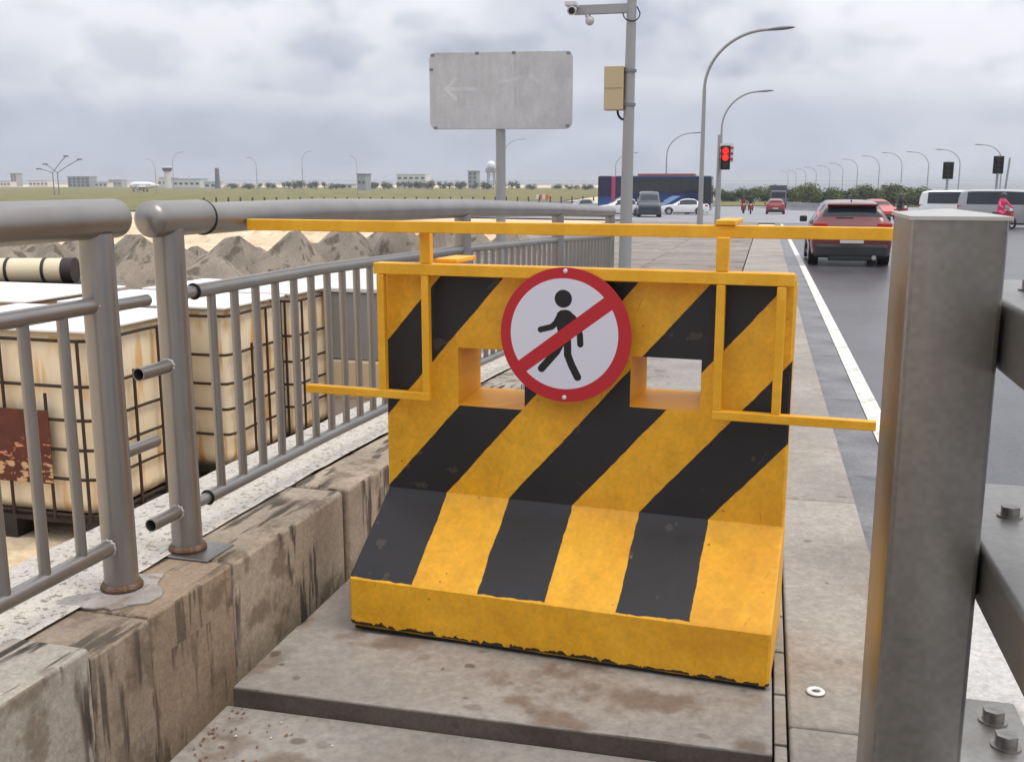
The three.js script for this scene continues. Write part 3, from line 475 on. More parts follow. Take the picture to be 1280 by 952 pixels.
// ------------------------------------------------------------------ liquid tanks behind the railing
const loc = (t, y, s) => { const c = Math.cos(TH), n = Math.sin(TH); return V(S0.x - c * t - n * s, y, n * t - c * s); };
{
  const mTank = i => std({ map: dataTex(512, 512, (u, v) => { const s = fbm(u, v * 0.15, 12, 4), a = fbm(u, v, 4, 5), q = fbm(u + 0.5, v * 0.4, 6, 4); let c = mix3([234, 214, 178], [242, 228, 202], a); c = mix3(c, [206, 148, 76], [0.6, 0.85, 0.75][i] * ss(0.4, 0.62, s) * ss(0.34, 0.58, q)); return c; }, true, 1.1), roughness: 0.5 });
  const mCage = plain(0.05, 0.03, 0.022, 0.75, 0.2), mSheet = std({ map: dataTex(256, 256, (u, v) => { const a = fbm(u, v, 6, 4); const g = 232 + 16 * a; return [g, g, g * 1.01]; }, true, 1), roughness: 0.5 }), mPal = concrete({ a: [40, 34, 30], b: [60, 52, 45], c: [28, 24, 20], nspots: 0, seed: 91, res: 256, tile: 1 });
  const tankGeo = tri((() => { const g = new RoundedBoxGeometry(1.14, 1.0, 0.94, 5, 0.09); g.translate(0, 0.64, 0); return g; })());
  const build = (label, p, turn, mt, plate) => {
    const T = thing('caged_tank', label, 'tank', p, turn, 'caged tanks behind the railing');
    obj('tank', tankGeo, mt, T);
    obj('top_sheet', tri((() => { const g = new RoundedBoxGeometry(1.21, 0.016, 1.02, 2, 0.006); g.translate(0, 1.151, 0); return g; })()), mSheet, T);
    const X = 0.592, Z = 0.492, r = 0.009;
    for (const y of [0.16, 0.36, 0.52, 0.68, 0.86, 1.1]) obj('cage_bar', tube([[-X, y, Z - 0.05], [-X, y, Z - 0.02], [-X + 0.03, y, Z], [0, y, Z], [X - 0.03, y, Z], [X, y, Z - 0.03], [X, y, 0], [X, y, -Z + 0.03], [X - 0.03, y, -Z], [-X + 0.03, y, -Z], [-X, y, -Z + 0.03], [-X, y, Z - 0.04]], r, 6, 60), mCage, T);
    for (const x of [-0.46, -0.2, 0.06, 0.32, 0.54]) obj('cage_bar', cyl([x, 0.14, Z + 0.018], [x, x === 0.32 ? 0.82 : 1.1, Z + 0.018], r, r, 6), mCage, T);
    for (const z of [-0.4, -0.14, 0.12, 0.36]) obj('cage_bar', cyl([X + 0.018, 0.14, z], [X + 0.018, z === 0.12 ? 0.9 : 1.1, z], r, r, 6), mCage, T);
    for (let k = 0; k < 5; k++) obj('pallet_board', tri(box(-0.6, 0.6, 0.11, 0.135, -0.5 + k * 0.215, -0.36 + k * 0.215)), mPal, T);
    for (const x of [-0.54, 0, 0.54]) for (const z of [-0.43, 0, 0.43]) obj('pallet_foot', tri(box(x - 0.06, x + 0.06, 0, 0.1095, z - 0.07, z + 0.07)), mPal, T);
    if (plate) {
      const ct = dataTex(256, 256, (u, v) => { const a = fbm(u, v, 7, 4), b = fbm(u, v * 2, 14, 3); let c = mix3([70, 26, 18], [104, 44, 26], a); c = mix3(c, [206, 140, 104], ss(0.62, 0.7, b) * ss(0.2, 0.4, v) * ss(0.7, 0.5, v)); if (v < 0.28) c = mix3(c, [196, 160, 120], ss(0.5, 0.6, b)); return c; }, true, 1);
      const g = new THREE.BoxGeometry(0.5, 0.4, 0.006); g.translate(0.09, 0.53, Z + 0.032); obj('label_plate', g, std({ map: ct, roughness: 0.6 }), T);
    }
    return T;
  };
  const tanks = [
    ['stained cream caged tank with a brown label plate, behind the railing end', 2.36, 4.93, 0, 1, 0.02, 0.92],
    ['stained cream caged tank behind the first balusters past the railing gap', 2.22, 5.93, 1, 0, 0.0, 0.74],
    ['cream caged tank at the far end of the tank row, farthest along the railing', 2.2, 6.78, 2, 0, -0.02, 0.74]];
  const mats = [0, 1, 2].map(mTank);
  tanks.forEach(([l, t, s, m, pl, tw, dz]) => { const q = loc(t, -0.36, s); build(l, [q.x, q.y, q.z], TH + tw, mats[m], pl).scale.z = dz; });
  { // second row, seen over the white tops
    const q = loc(3.62, -0.36, 6.0); build('cream caged tank standing in the second row, behind the label-plate tank', [q.x, q.y, q.z], TH, mats[2], 0);
  }
  { // drum lying on top of the sheeting behind
    const q = at(8, 357, 6.2); const D = thing('drum', 'cream plastic drum with dark bands lying beyond the tanks', 'drum', [q.x - 0.5, q.y - 0.19, q.z - 1.2], 0.25);
    const L = cyl([-0.75, 0.19, 0], [0.1, 0.19, 0], 0.1, 0.1, 24); obj('shell', L, plain(0.72, 0.62, 0.44, 0.5), D);
    for (const x of [-0.4, -0.1, 0.06]) obj('band', cyl([x, 0.19, 0], [x + (x === 0.06 ? 0.09 : 0.025), 0.19, 0], 0.105, 0.105, 24), plain(0.03, 0.02, 0.018, 0.6), D);
    const B = solo('crate_stack', tri(box(q.x - 1.4, q.x - 0.3, -0.38, q.y - 0.102, q.z - 1.6, q.z - 0.8, 0.02)), mPal, 'dark timber crate under the cream drum beyond the tanks', 'crate');
  }
  { // grey equipment cart further along
    const q = loc(1.58, -0.36, 7.5), C = thing('equipment_cart', 'grey equipment cart with dark panels painted in for its side openings, standing past the tanks', 'cart', [q.x, q.y, q.z], TH);
    obj('cabinet', tri(box(-0.55, 0.5, 0.62, 1.12, -1.2, 0.6, 0.02)), plain(0.26, 0.25, 0.25, 0.6), C);
    for (const z of [-0.9, -0.45, 0, 0.42]) obj('side_window', box(0.495, 0.506, 0.84, 1.03, z - 0.15, z + 0.15, 0.004), plain(0.1, 0.1, 0.11, 0.15), C);  // dark panels, their colour stands in for the shaded openings in the cabinet
    obj('tray', tri(box(-0.6, 0.62, 0.34, 0.62, -1.25, 0.62, 0.02)), plain(0.62, 0.5, 0.33, 0.6), C);
    obj('skirt', tri(box(-0.56, 0.6, 0.2, 0.339, -1.2, 0.58, 0.01)), plain(0.6, 0.56, 0.52, 0.6), C);
    obj('top', tri(box(-0.58, 0.54, 1.121, 1.15, -1.23, 0.63, 0.005)), plain(0.62, 0.6, 0.58, 0.6), C);
    for (const x of [-0.4, 0.42]) for (const z of [-0.95, 0.35]) obj('wheel', cyl([x - 0.04, 0.1, z], [x + 0.04, 0.1, z], 0.1, 0.1, 16), mRubber, C);
  }
}
{ // concrete armour blocks along the shore
  const add = (px, py, D, w, h, k) => {
    SEED = 500 + k * 77; const q = at(px, py - (px > 200 ? 5 : 2), D), b = q.y - h - 0.3, P = [];
    w *= 1.5; h *= 1.25; const rot = rr(0.3, 1.2), ax = rr(-0.14, 0.14) * w, az = rr(-0.14, 0.14) * w, rd = rr(0.03, 0.13) * w; for (let i = 0; i < 4; i++) { const a = rot + i * Math.PI / 2 + rr(-0.15, 0.15), r = w * rr(0.62, 0.8); P.push(V(Math.cos(a) * r, 0, Math.sin(a) * r)); }
    P.push(V(ax + rd, h + 0.3, az + rd * 0.4), V(ax - rd, h + 0.3 - rr(0, 0.06), az - rd * 0.5), V(ax, h + 0.27, az + 0.03 * w));
    const g = tri(new ConvexGeometry(P), k); g.computeVertexNormals(); const m = solo('armour_block', g, mBlock, 'weathered pointed concrete block lying on the sand between the tanks and the field', 'concrete block', 'pointed concrete blocks along the sand'); m.position.set(q.x, b, q.z); m.rotation.set(rr(-0.07, 0.07), 0, rr(-0.07, 0.07));
  };
  [[20, 306, 16, 1.7, 0.7], [70, 316, 14, 1.3, 0.5], [164, 305, 18, 1.3, 0.7], [288, 309, 20, 1.5, 0.6], [362, 303, 20, 1.2, 0.65], [320, 318, 23, 1.2, 0.4], [430, 294, 22, 1.5, 0.75], [468, 300, 25, 1.4, 0.5], [500, 292, 22, 1.1, 0.75], [396, 312, 24, 1.1, 0.3], [548, 291, 24, 1.4, 0.7], [585, 294, 26, 1.3, 0.6], [246, 316, 22, 1.1, 0.35], [215, 312, 19, 1.2, 0.5], [640, 292, 27, 1.2, 0.6], [110, 322, 17, 1.2, 0.4], [8, 316, 13, 1.5, 0.5], [48, 302, 19, 1.6, 0.7], [92, 304, 20, 1.5, 0.7], [132, 303, 21, 1.5, 0.7], [188, 308, 17, 1.2, 0.6], [66, 324, 12, 1.1, 0.35], [262, 324, 17, 1.1, 0.3]].forEach((a, i) => add(...a, i));
}

// ------------------------------------------------------------------ poles, sign board, lamps, signals
const mPole = plain(0.33, 0.33, 0.335, 0.5, 0.35), mPoleD = plain(0.2, 0.2, 0.21, 0.5, 0.3);
{ // back of a large road sign
  const p = at(627, 161, 22), top = at(627, 66, 22).y, gy = walkY(22), yaw = 0.13;
  const S = thing('sign_board', 'large blank grey road sign board on a round post beyond the railing', 'road sign', [p.x, gy, p.z], yaw);
  const h = top - p.y, w = 3.02, r = 0.14, sh = new THREE.Shape(), x0 = -w / 2, y0 = p.y - gy;
  sh.moveTo(x0 + r, y0); sh.lineTo(-x0 - r, y0); sh.absarc(-x0 - r, y0 + r, r, -Math.PI / 2, 0); sh.lineTo(-x0, y0 + h - r); sh.absarc(-x0 - r, y0 + h - r, r, 0, Math.PI / 2); sh.lineTo(x0 + r, y0 + h); sh.absarc(x0 + r, y0 + h - r, r, Math.PI / 2, Math.PI); sh.lineTo(x0, y0 + r); sh.absarc(x0 + r, y0 + r, r, Math.PI, 1.5 * Math.PI);
  const g = new THREE.ExtrudeGeometry(sh, { depth: 0.05, bevelEnabled: true, bevelSize: 0.012, bevelThickness: 0.008, bevelSegments: 2, curveSegments: 10 }); g.translate(0, 0, 0.11);
  // worn-off lettering: faint arrow and smudges in the coating
  const seg = (u, v, a, b, c, d, t) => { const dx = c - a, dy = d - b, k = clamp(((u - a) * dx + (v - b) * dy) / (dx * dx + dy * dy)); return ss(t, t * 0.4, Math.hypot(u - a - k * dx, v - b - k * dy)); };
  const t = dataTex(1024, 1024, (u, v) => { const X = u * 3.2, Y = v * 3.2, a = fbm(u, v, 8, 5), c = vn(u * 256, v * 256, 256), s = fbm(u * 1, v * 0.3, 40, 3); let k = 186 + 22 * (a - 0.5) + 14 * (c - 0.5) + 16 * (s - 0.5);
    const m = Math.max(seg(X, Y, 0.35, 0.82, 0.95, 0.82, 0.05), seg(X, Y, 0.35, 0.82, 0.55, 1.02, 0.05), seg(X, Y, 0.35, 0.82, 0.55, 0.62, 0.05), 0.6 * seg(X, Y, 1.5, 0.95, 1.95, 1.05, 0.05), 0.6 * seg(X, Y, 2.0, 0.7, 2.1, 1.1, 0.05), 0.6 * seg(X, Y, 2.1, 1.1, 2.4, 0.9, 0.05)); k += 12 * m * (0.5 + a);
    const e = Math.abs(X - 1.82); if (e < 0.012) k -= 12; return [k, k * 1.0, k * 1.01]; }, true, 3.2);
  const G2 = tri(g); { const p2 = G2.attributes.position, u2 = G2.attributes.uv; for (let i = 0; i < p2.count; i++) u2.setXY(i, p2.getX(i) + w / 2, p2.getY(i) - y0); }
  obj('board', G2, std({ map: t, roughness: 0.6, metalness: 0.1 }), S);
  obj('post', cyl([-0.02, 0, 0], [-0.02, y0 + h - 0.2, 0], 0.105, 0.105, 20), mPole, S);
  for (const [x, y] of [[-1.4, 0.02], [1.42, 0.05], [1.43, h - 0.04], [-1.45, h - 0.05], [0.28, h - 0.02], [-0.5, h - 0.02], [-1.48, h * 0.78]]) obj('edge_clip', box(x - 0.04, x + 0.04, y0 + y - 0.03, y0 + y + 0.03, 0.09, 0.172), mPoleD, S);
  for (const y of [0.3, 1.2]) obj('bracket', box(-0.6, 0.6, y0 + y - 0.04, y0 + y + 0.04, 0.07, 0.1), mPoleD, S);
}
{ // camera pole
  const p = at(781, 332, 20), gy = walkY(20), tp = at(790, 0, 20), a = at(716, 13, 20), b = at(788, 10, 20);
  const C = thing('camera_pole', 'grey pole with a surveillance camera arm and a beige cabinet beside the road', 'camera pole', [p.x, gy, p.z]);
  const R = q => [q.x - p.x, q.y - gy, 0];
  const lean = (tp.x - p.x) / (tp.y - gy);
  const top = 5.6; obj('pole', cyl([0, 0, 0], [lean * top, top, 0], 0.125, 0.085, 20), mPole, C);
  const ay = b.y - gy, ax = lean * ay, L = a.x - b.x;
  const arm = obj('arm', box(ax + L, ax, ay - 0.085, ay + 0.085, -0.05, 0.05, 0.01), mPole, C);
  const cam = obj('camera', [cyl([ax + L - 0.02, ay + 0.03, 0.02], [ax + L + 0.02, ay - 0.06, 0.36], 0.075, 0.085, 16), box(ax + L - 0.12, ax + L + 0.1, ay + 0.03, ay + 0.13, -0.05, 0.36, 0.03)], plain(0.6, 0.6, 0.62, 0.4), C);
  obj('lens', cyl([ax + L + 0.02, ay - 0.06, 0.36], [ax + L + 0.022, ay - 0.065, 0.375], 0.06, 0.06, 16), mRubber, cam);
  obj('camera', [(() => { const s = new THREE.SphereGeometry(0.085, 16, 12); s.translate(ax + L + 0.3, ay - 0.2, 0); return s; })(), cyl([ax + L + 0.25, ay - 0.08, 0], [ax + L + 0.3, ay - 0.2, 0], 0.05, 0.05, 12)], plain(0.5, 0.5, 0.52, 0.4), C);
  const c0 = at(756, 138, 20), c1 = at(782, 83, 20), bx = obj('cabinet', box(c0.x - p.x, c1.x - p.x - 0.015, c0.y - gy, c1.y - gy, -0.14, 0.16, 0.015), plain(0.5, 0.40, 0.24, 0.6), C);
  obj('door_seam', box(c0.x - p.x + 0.02, c1.x - p.x - 0.035, (c0.y + c1.y) / 2 - gy - 0.006, (c0.y + c1.y) / 2 - gy + 0.006, 0.155, 0.166), plain(0.3, 0.24, 0.14, 0.6), bx);
  for (const y of [c0.y - gy + 0.1, c1.y - gy - 0.08]) obj('strap', cyl([lean * y, y - 0.025, 0], [lean * y, y + 0.025, 0], 0.125, 0.125, 20), mPoleD, C);
  obj('cable', tube([[c0.x - p.x + 0.24, c0.y - gy + 0.02, 0], [c0.x - p.x + 0.27, c0.y - gy - 0.1, 0.02], [c0.x - p.x + 0.35, c0.y - gy - 0.17, 0.03], [c0.x - p.x + 0.42, c0.y - gy - 0.1, 0.02]], 0.022, 8), mRubber, C);
  obj('cable', tube([[ax - 0.16, ay - 0.08, 0.05], [ax - 0.1, ay - 0.2, 0.09], [ax + 0.08, ay - 0.24, 0.11], [ax + 0.16, ay - 0.12, 0.03], [ax + 0.1, ay + 0.02, 0.02]], 0.012, 6), mRubber, C);
}
function lampGeo(h, reach, dir) {                           // swan-neck street lamp
  const pts = []; const bend = h * 0.72, n = 14; 
  for (let i = 0; i <= n; i++) { const a = i / n * Math.PI / 2 * 0.97; pts.push(V(dir * reach * 0.72 * (1 - Math.cos(a)), bend + (h - bend) * Math.sin(a), 0)); }
  return { pole: [cyl([0, 0, 0], [0, bend, 0], 0.11, 0.075, 12), tube([V(0, bend - 0.05, 0), ...pts, V(dir * reach * 0.8, h + 0.015, 0)], 0.062, 8, 34)], head: (() => { const g = new THREE.SphereGeometry(1, 16, 10); g.scale(reach * 0.16, 0.075, 0.17); g.rotateZ(dir * 0.06); g.translate(dir * reach * 0.86, h + 0.03, 0); return g; })(), collar: cyl([0, 0, 0], [0, 0.9, 0], 0.135, 0.125, 12) };
}
function lamp(p, h, reach, dir, label, group, turn = 0, mat = mPole) {
  const L = thing('street_lamp', label, 'street lamp', p, turn, group), g = lampGeo(h, reach, dir);
  obj('pole', g.pole, mat, L); obj('lamp_head', g.head, mPoleD, L); obj('base_sleeve', g.collar, mat, L); return L;
}
{
  const one = (px, base, D, top, head, label) => { const y0 = D < 60 ? walkY(D) : roadY(D), p = at(px, 250, D), t = at(head, top, D); lamp([p.x, y0, -D], t.y - y0, Math.abs(t.x - p.x) + 0.25, Math.sign(t.x - p.x), label, 'street lamps by the junction'); };
  one(876, 288, 45, 36, 984, 'tallest swan-neck street lamp, just past the camera pole');
  one(899, 272, 75, 114, 962, 'swan-neck street lamp rising behind the red traffic signal');
  one(832, 262, 120, 166, 876, 'swan-neck street lamp standing before the dark blue bus');
  one(769, 255, 200, 191, 797, 'small swan-neck street lamp behind the camera pole');
  one(630, 255, 260, 174, 657, 'small street lamp showing past the sign board post');
  const far = [[1249, 181, 1219, 150], [1197, 187, 1170, 170], [1158, 190, 1134, 190], [1125, 191, 1103, 205], [1097, 195, 1078, 225], [1070, 199, 1054, 250], [1052, 204, 1037, 275], [1036, 207, 1022, 300], [1019, 209, 1006, 320], [1006, 211, 995, 340], [994, 213, 985, 360], [984, 214, 976, 380]];
  for (const [px, ty, hx, D] of far) { const p = at(px, 250, D), t = at(hx, ty, D), y0 = -2.1; lamp([p.x, y0, -D], t.y - y0, Math.abs(t.x - p.x), -1, 'distant swan-neck street lamp in the row along the sea wall', 'street lamps along the sea wall'); }
  const lf = [[196, 199, 182, 270], [218, 190, 230, 290], [322, 197, 308, 270], [379, 189, 389, 290], [447, 195, 437, 270]];
  for (const [px, ty, hx, D] of lf) { const p = at(px, 250, D), t = at(hx, ty, D), y0 = -2.2; lamp([p.x, y0, p.z], t.y - y0, Math.abs(t.x - p.x), Math.sign(hx - px), 'street lamp standing in the airfield beyond the grass', 'street lamps across the airfield'); }
  for (const [px, label, arms] of [[67, 'floodlight mast with crooked branching arms beyond the grass', [[48, 211], [82, 195]]], [73, 'second branching floodlight mast beside the crooked one beyond the grass', [[56, 205], [99, 199]]]]) {
    const D = 250, p = at(px, 236, D), M = thing('floodlight_mast', label, 'floodlight', [p.x, -2.2, -D]);
    const j = at(px, 216, D); obj('pole', cyl([0, 0, 0], [0, j.y + 2.2, 0], 0.16, 0.12, 8), mPoleD, M);
    for (const [ax, ay] of arms) { const q = at(ax, ay, D); obj('arm', tube([[0, j.y + 2.2, 0], [(q.x - p.x) * 0.5, (j.y + q.y) / 2 + 2.2 + 0.2, 0], [q.x - p.x, q.y + 2.2, 0]], 0.1, 6), mPoleD, M); const h = new THREE.BoxGeometry(1.4, 0.35, 0.5); h.translate(q.x - p.x, q.y + 2.2, 0); obj('lamp_head', h, mPoleD, M); }
  }
}
function signal(px, py, D, label, red, hh = 1.0, ww = 0.36) {
  const q = at(px, py, D), gy = D < 60 ? walkY(D) : roadY(D), S = thing('traffic_signal', label, 'traffic light', [q.x, gy, -D], 0, 'traffic signals round the junction');
  const yc = q.y - gy; obj('pole', cyl([red ? -0.3 : 0, 0, -0.16], [red ? -0.3 : 0, red ? yc + 1 : yc + hh * 0.6, -0.16], 0.09, 0.075, 12), mPole, S);
  obj('housing', box(-ww / 2, ww / 2, yc - hh / 2, yc + hh / 2, -0.1, 0.1, 0.03), mDark, S);
  [1, 0, -1].forEach((k, i) => {
    const y = yc + k * hh * 0.3, r = Math.min(ww * 0.33, hh * 0.13), visor = new THREE.CylinderGeometry(r * 1.12, r * 1.12, 0.14, 16, 1, true, -Math.PI * 0.85, Math.PI * 1.7); visor.rotateX(Math.PI / 2); visor.rotateZ(Math.PI / 2 * 0 + Math.PI); visor.translate(0, y, 0.17); obj('visor', visor, mDark, S);
    obj('lens', cyl([0, y, 0.1], [0, y, 0.115], r, r, 20), red && i < 2 ? std({ color: lin(0.35, 0.02, 0.02), emissive: lin(1, 0.06, 0.07), emissiveIntensity: i ? 0.28 : 0.22, roughness: 0.4 }) : plain(0.04, 0.04, 0.04, 0.3), S);
  });
  if (red) {
    const fr = obj('border', [box(-ww / 2 - 0.13, ww / 2 + 0.13, yc - hh * 0.18, yc + hh / 2 + 0.1, -0.125, -0.105)], plain(0.75, 0.75, 0.76, 0.5), S);
    for (let k = 0; k < 3; k++) obj('border_stripe', box(-ww / 2 - 0.128, ww / 2 + 0.128, yc - hh * 0.12 + k * hh * 0.24, yc - hh * 0.02 + k * hh * 0.24, -0.106, -0.1), plain(0.6, 0.03, 0.04, 0.5), fr);
    const l = new THREE.PointLight(0xff2a22, 2, 6, 2); l.position.set(0, yc + hh * 0.15, 0.35); S.add(l); l.name = 'red_glow'; 
  } else obj('back_plate', box(-ww * 0.8, ww * 0.8, yc - hh * 0.56, yc + hh * 0.56, -0.125, -0.103), mDark, S);
}
signal(907, 197, 48, 'traffic signal showing red with a red and white border, beside the road', true, 1.05, 0.42);
signal(1186, 213, 75, 'dark unlit traffic signal standing above the white van', false, 1.0, 0.42);
signal(1249, 206, 70, 'dark traffic signal above the grey car with its twin pole beside it', false, 0.95, 0.38);
{ const q = at(1255, 215, 72), gy = roadY(72); solo('steel_pole', cyl([q.x + 0.05, gy, -72], [q.x + 0.3, at(1258, 197, 72).y, -72], 0.08, 0.06, 12), mPole, 'plain slim grey pole right beside the dark traffic signal', 'pole'); }

// ------------------------------------------------------------------ vehicles
const mGlass = std({ color: lin(0.025, 0.03, 0.035), roughness: 0.08, metalness: 0 });
const mTyre = plain(0.014, 0.014, 0.015, 0.85), mRim = plain(0.4, 0.4, 0.42, 0.35, 0.7), mTrim = plain(0.022, 0.022, 0.025, 0.55), mTail = std({ color: lin(0.42, 0.012, 0.012), roughness: 0.15 }), mLampW = plain(0.7, 0.7, 0.72, 0.15);
const paintM = (r, g, b) => new THREE.MeshPhysicalMaterial({ color: lin(r, g, b), roughness: 0.45, metalness: 0.15, clearcoat: 0.9, clearcoatRoughness: 0.06 });
function stations(list) {                                  // [z, halfWidth, sill, belt, top, roofHalf], z from front (+) to tail (-)
  const n = list.length, out = []; const cr = (a, b, c, d, t) => 0.5 * (2 * b + (c - a) * t + (2 * a - 5 * b + 4 * c - d) * t * t + (3 * b - a - 3 * c + d) * t * t * t);
  for (let i = 0; i < n - 1; i++) for (let k = 0; k < 4; k++) { const t = k / 4, A = list[Math.max(0, i - 1)], B = list[i], C = list[i + 1], D = list[Math.min(n - 1, i + 2)]; out.push(B.map((_, j) => { const v = cr(A[j], B[j], C[j], D[j], t); const lo = Math.min(B[j], C[j]), hi = Math.max(B[j], C[j]); return clamp(v, lo - 0.012, hi + 0.012); })); }
  out.push(list[n - 1]); return out;
}
function ringOf([z, w, sill, belt, top, rh], grow = 0) {    // one side, from under the floor to the middle of the roof
  const g = Math.max(top - belt, 0.01);
  const p = [[0, sill], [w * 0.86, sill], [w * 0.965, sill + 0.05], [w, sill + (belt - sill) * 0.35], [w * 0.995, sill + (belt - sill) * 0.7], [w * 0.955, belt], [lerp(w * 0.945, rh, 0.9), belt + g * 0.86], [rh * 0.86, belt + g * 0.965], [rh * 0.45, top], [0, top + 0.004]];
  return p.map(([x, y], i) => [x + grow * (i < 7 && i > 0 ? 1 : 0.25) * (x > 0 ? 1 : 0), y + grow * (i >= 6 ? 1 : 0), z]);
}
function carBody(S) {
  const rows = S.map(s => { const r = ringOf(s); return [...r, ...r.slice(0, -1).reverse().map(p => [-p[0], p[1], p[2]])]; });
  const g = quads(rows); const caps = [];
  for (const [row, f] of [[rows[0], 1], [rows[rows.length - 1], -1]]) { const sh = new THREE.Shape(row.map(p => new THREE.Vector2(p[0], p[1]))); const c = new THREE.ShapeGeometry(sh); c.translate(0, 0, row[0][2]); caps.push(c); }
  return merge([toCreasedNormals(mergeVertices(g, 1e-4), 0.7), ...caps]);
}
function patch(S, z0, z1, i0, i1, both, grow = 0.006) {    // a skin lifted off the body between stations and ring indices
  const T = S.filter(s => s[0] <= z0 + 1e-6 && s[0] >= z1 - 1e-6); if (T.length < 2) return new THREE.PlaneGeometry(0.01, 0.01);
  const out = []; for (const m of both ? [both] : [1]) { const rows = T.map(s => { const r = ringOf(s, grow); let a = r.slice(i0, i1 + 1); if (!both) a = [...a, ...a.slice(0, -1).reverse().map(p => [-p[0], p[1], p[2]])]; return a.map(p => [p[0] * m, p[1], p[2]]); }); out.push(quads(rows)); }
  return out.length > 1 ? merge(out) : out[0];
}
const PROFILES = {
  hatch: { L: 4.3, wb: [1.28, -1.28], wr: 0.33, st: [[2.12, 0.6, 0.36, 0.62, 0.63, 0.5], [2.0, 0.78, 0.24, 0.74, 0.78, 0.62], [1.4, 0.88, 0.2, 0.88, 0.95, 0.7], [0.85, 0.9, 0.2, 0.95, 1.02, 0.7], [0.15, 0.9, 0.2, 0.97, 1.44, 0.6], [-0.5, 0.9, 0.2, 0.985, 1.52, 0.6], [-1.2, 0.9, 0.2, 1.0, 1.5, 0.59], [-1.72, 0.9, 0.22, 1.02, 1.42, 0.56], [-2.02, 0.89, 0.26, 1.02, 1.08, 0.66], [-2.15, 0.84, 0.34, 0.9, 0.93, 0.66], [-2.18, 0.74, 0.42, 0.78, 0.8, 0.6]], ws: [0.85, 0.15], rw: [-1.72, -2.02], sw: [0.4, -1.6] },
  sedan: { L: 4.5, wb: [1.35, -1.35], wr: 0.32, st: [[2.25, 0.6, 0.36, 0.6, 0.61, 0.5], [2.1, 0.8, 0.24, 0.7, 0.74, 0.62], [1.4, 0.87, 0.2, 0.84, 0.9, 0.7], [0.95, 0.88, 0.2, 0.9, 0.97, 0.7], [0.2, 0.88, 0.2, 0.93, 1.38, 0.58], [-0.5, 0.88, 0.2, 0.94, 1.45, 0.58], [-1.0, 0.88, 0.2, 0.95, 1.38, 0.56], [-1.6, 0.88, 0.22, 0.96, 1.02, 0.66], [-2.1, 0.85, 0.26, 0.94, 0.99, 0.66], [-2.25, 0.74, 0.38, 0.8, 0.83, 0.6]], ws: [0.95, 0.2], rw: [-1.0, -1.6], sw: [0.45, -1.2] },
  van: { L: 4.7, wb: [1.5, -1.4], wr: 0.33, st: [[2.3, 0.7, 0.34, 0.8, 0.82, 0.6], [2.2, 0.84, 0.24, 0.95, 1.0, 0.72], [1.8, 0.88, 0.22, 1.12, 1.2, 0.75], [1.1, 0.9, 0.22, 1.2, 1.86, 0.72], [0.4, 0.9, 0.22, 1.2, 1.97, 0.74], [-1.0, 0.9, 0.22, 1.2, 1.98, 0.74], [-2.1, 0.9, 0.24, 1.2, 1.93, 0.72], [-2.32, 0.88, 0.3, 1.18, 1.7, 0.72], [-2.38, 0.82, 0.4, 1.0, 1.2, 0.7]], ws: [1.8, 1.1], rw: [-2.1, -2.32], sw: [1.2, -1.9] },
};
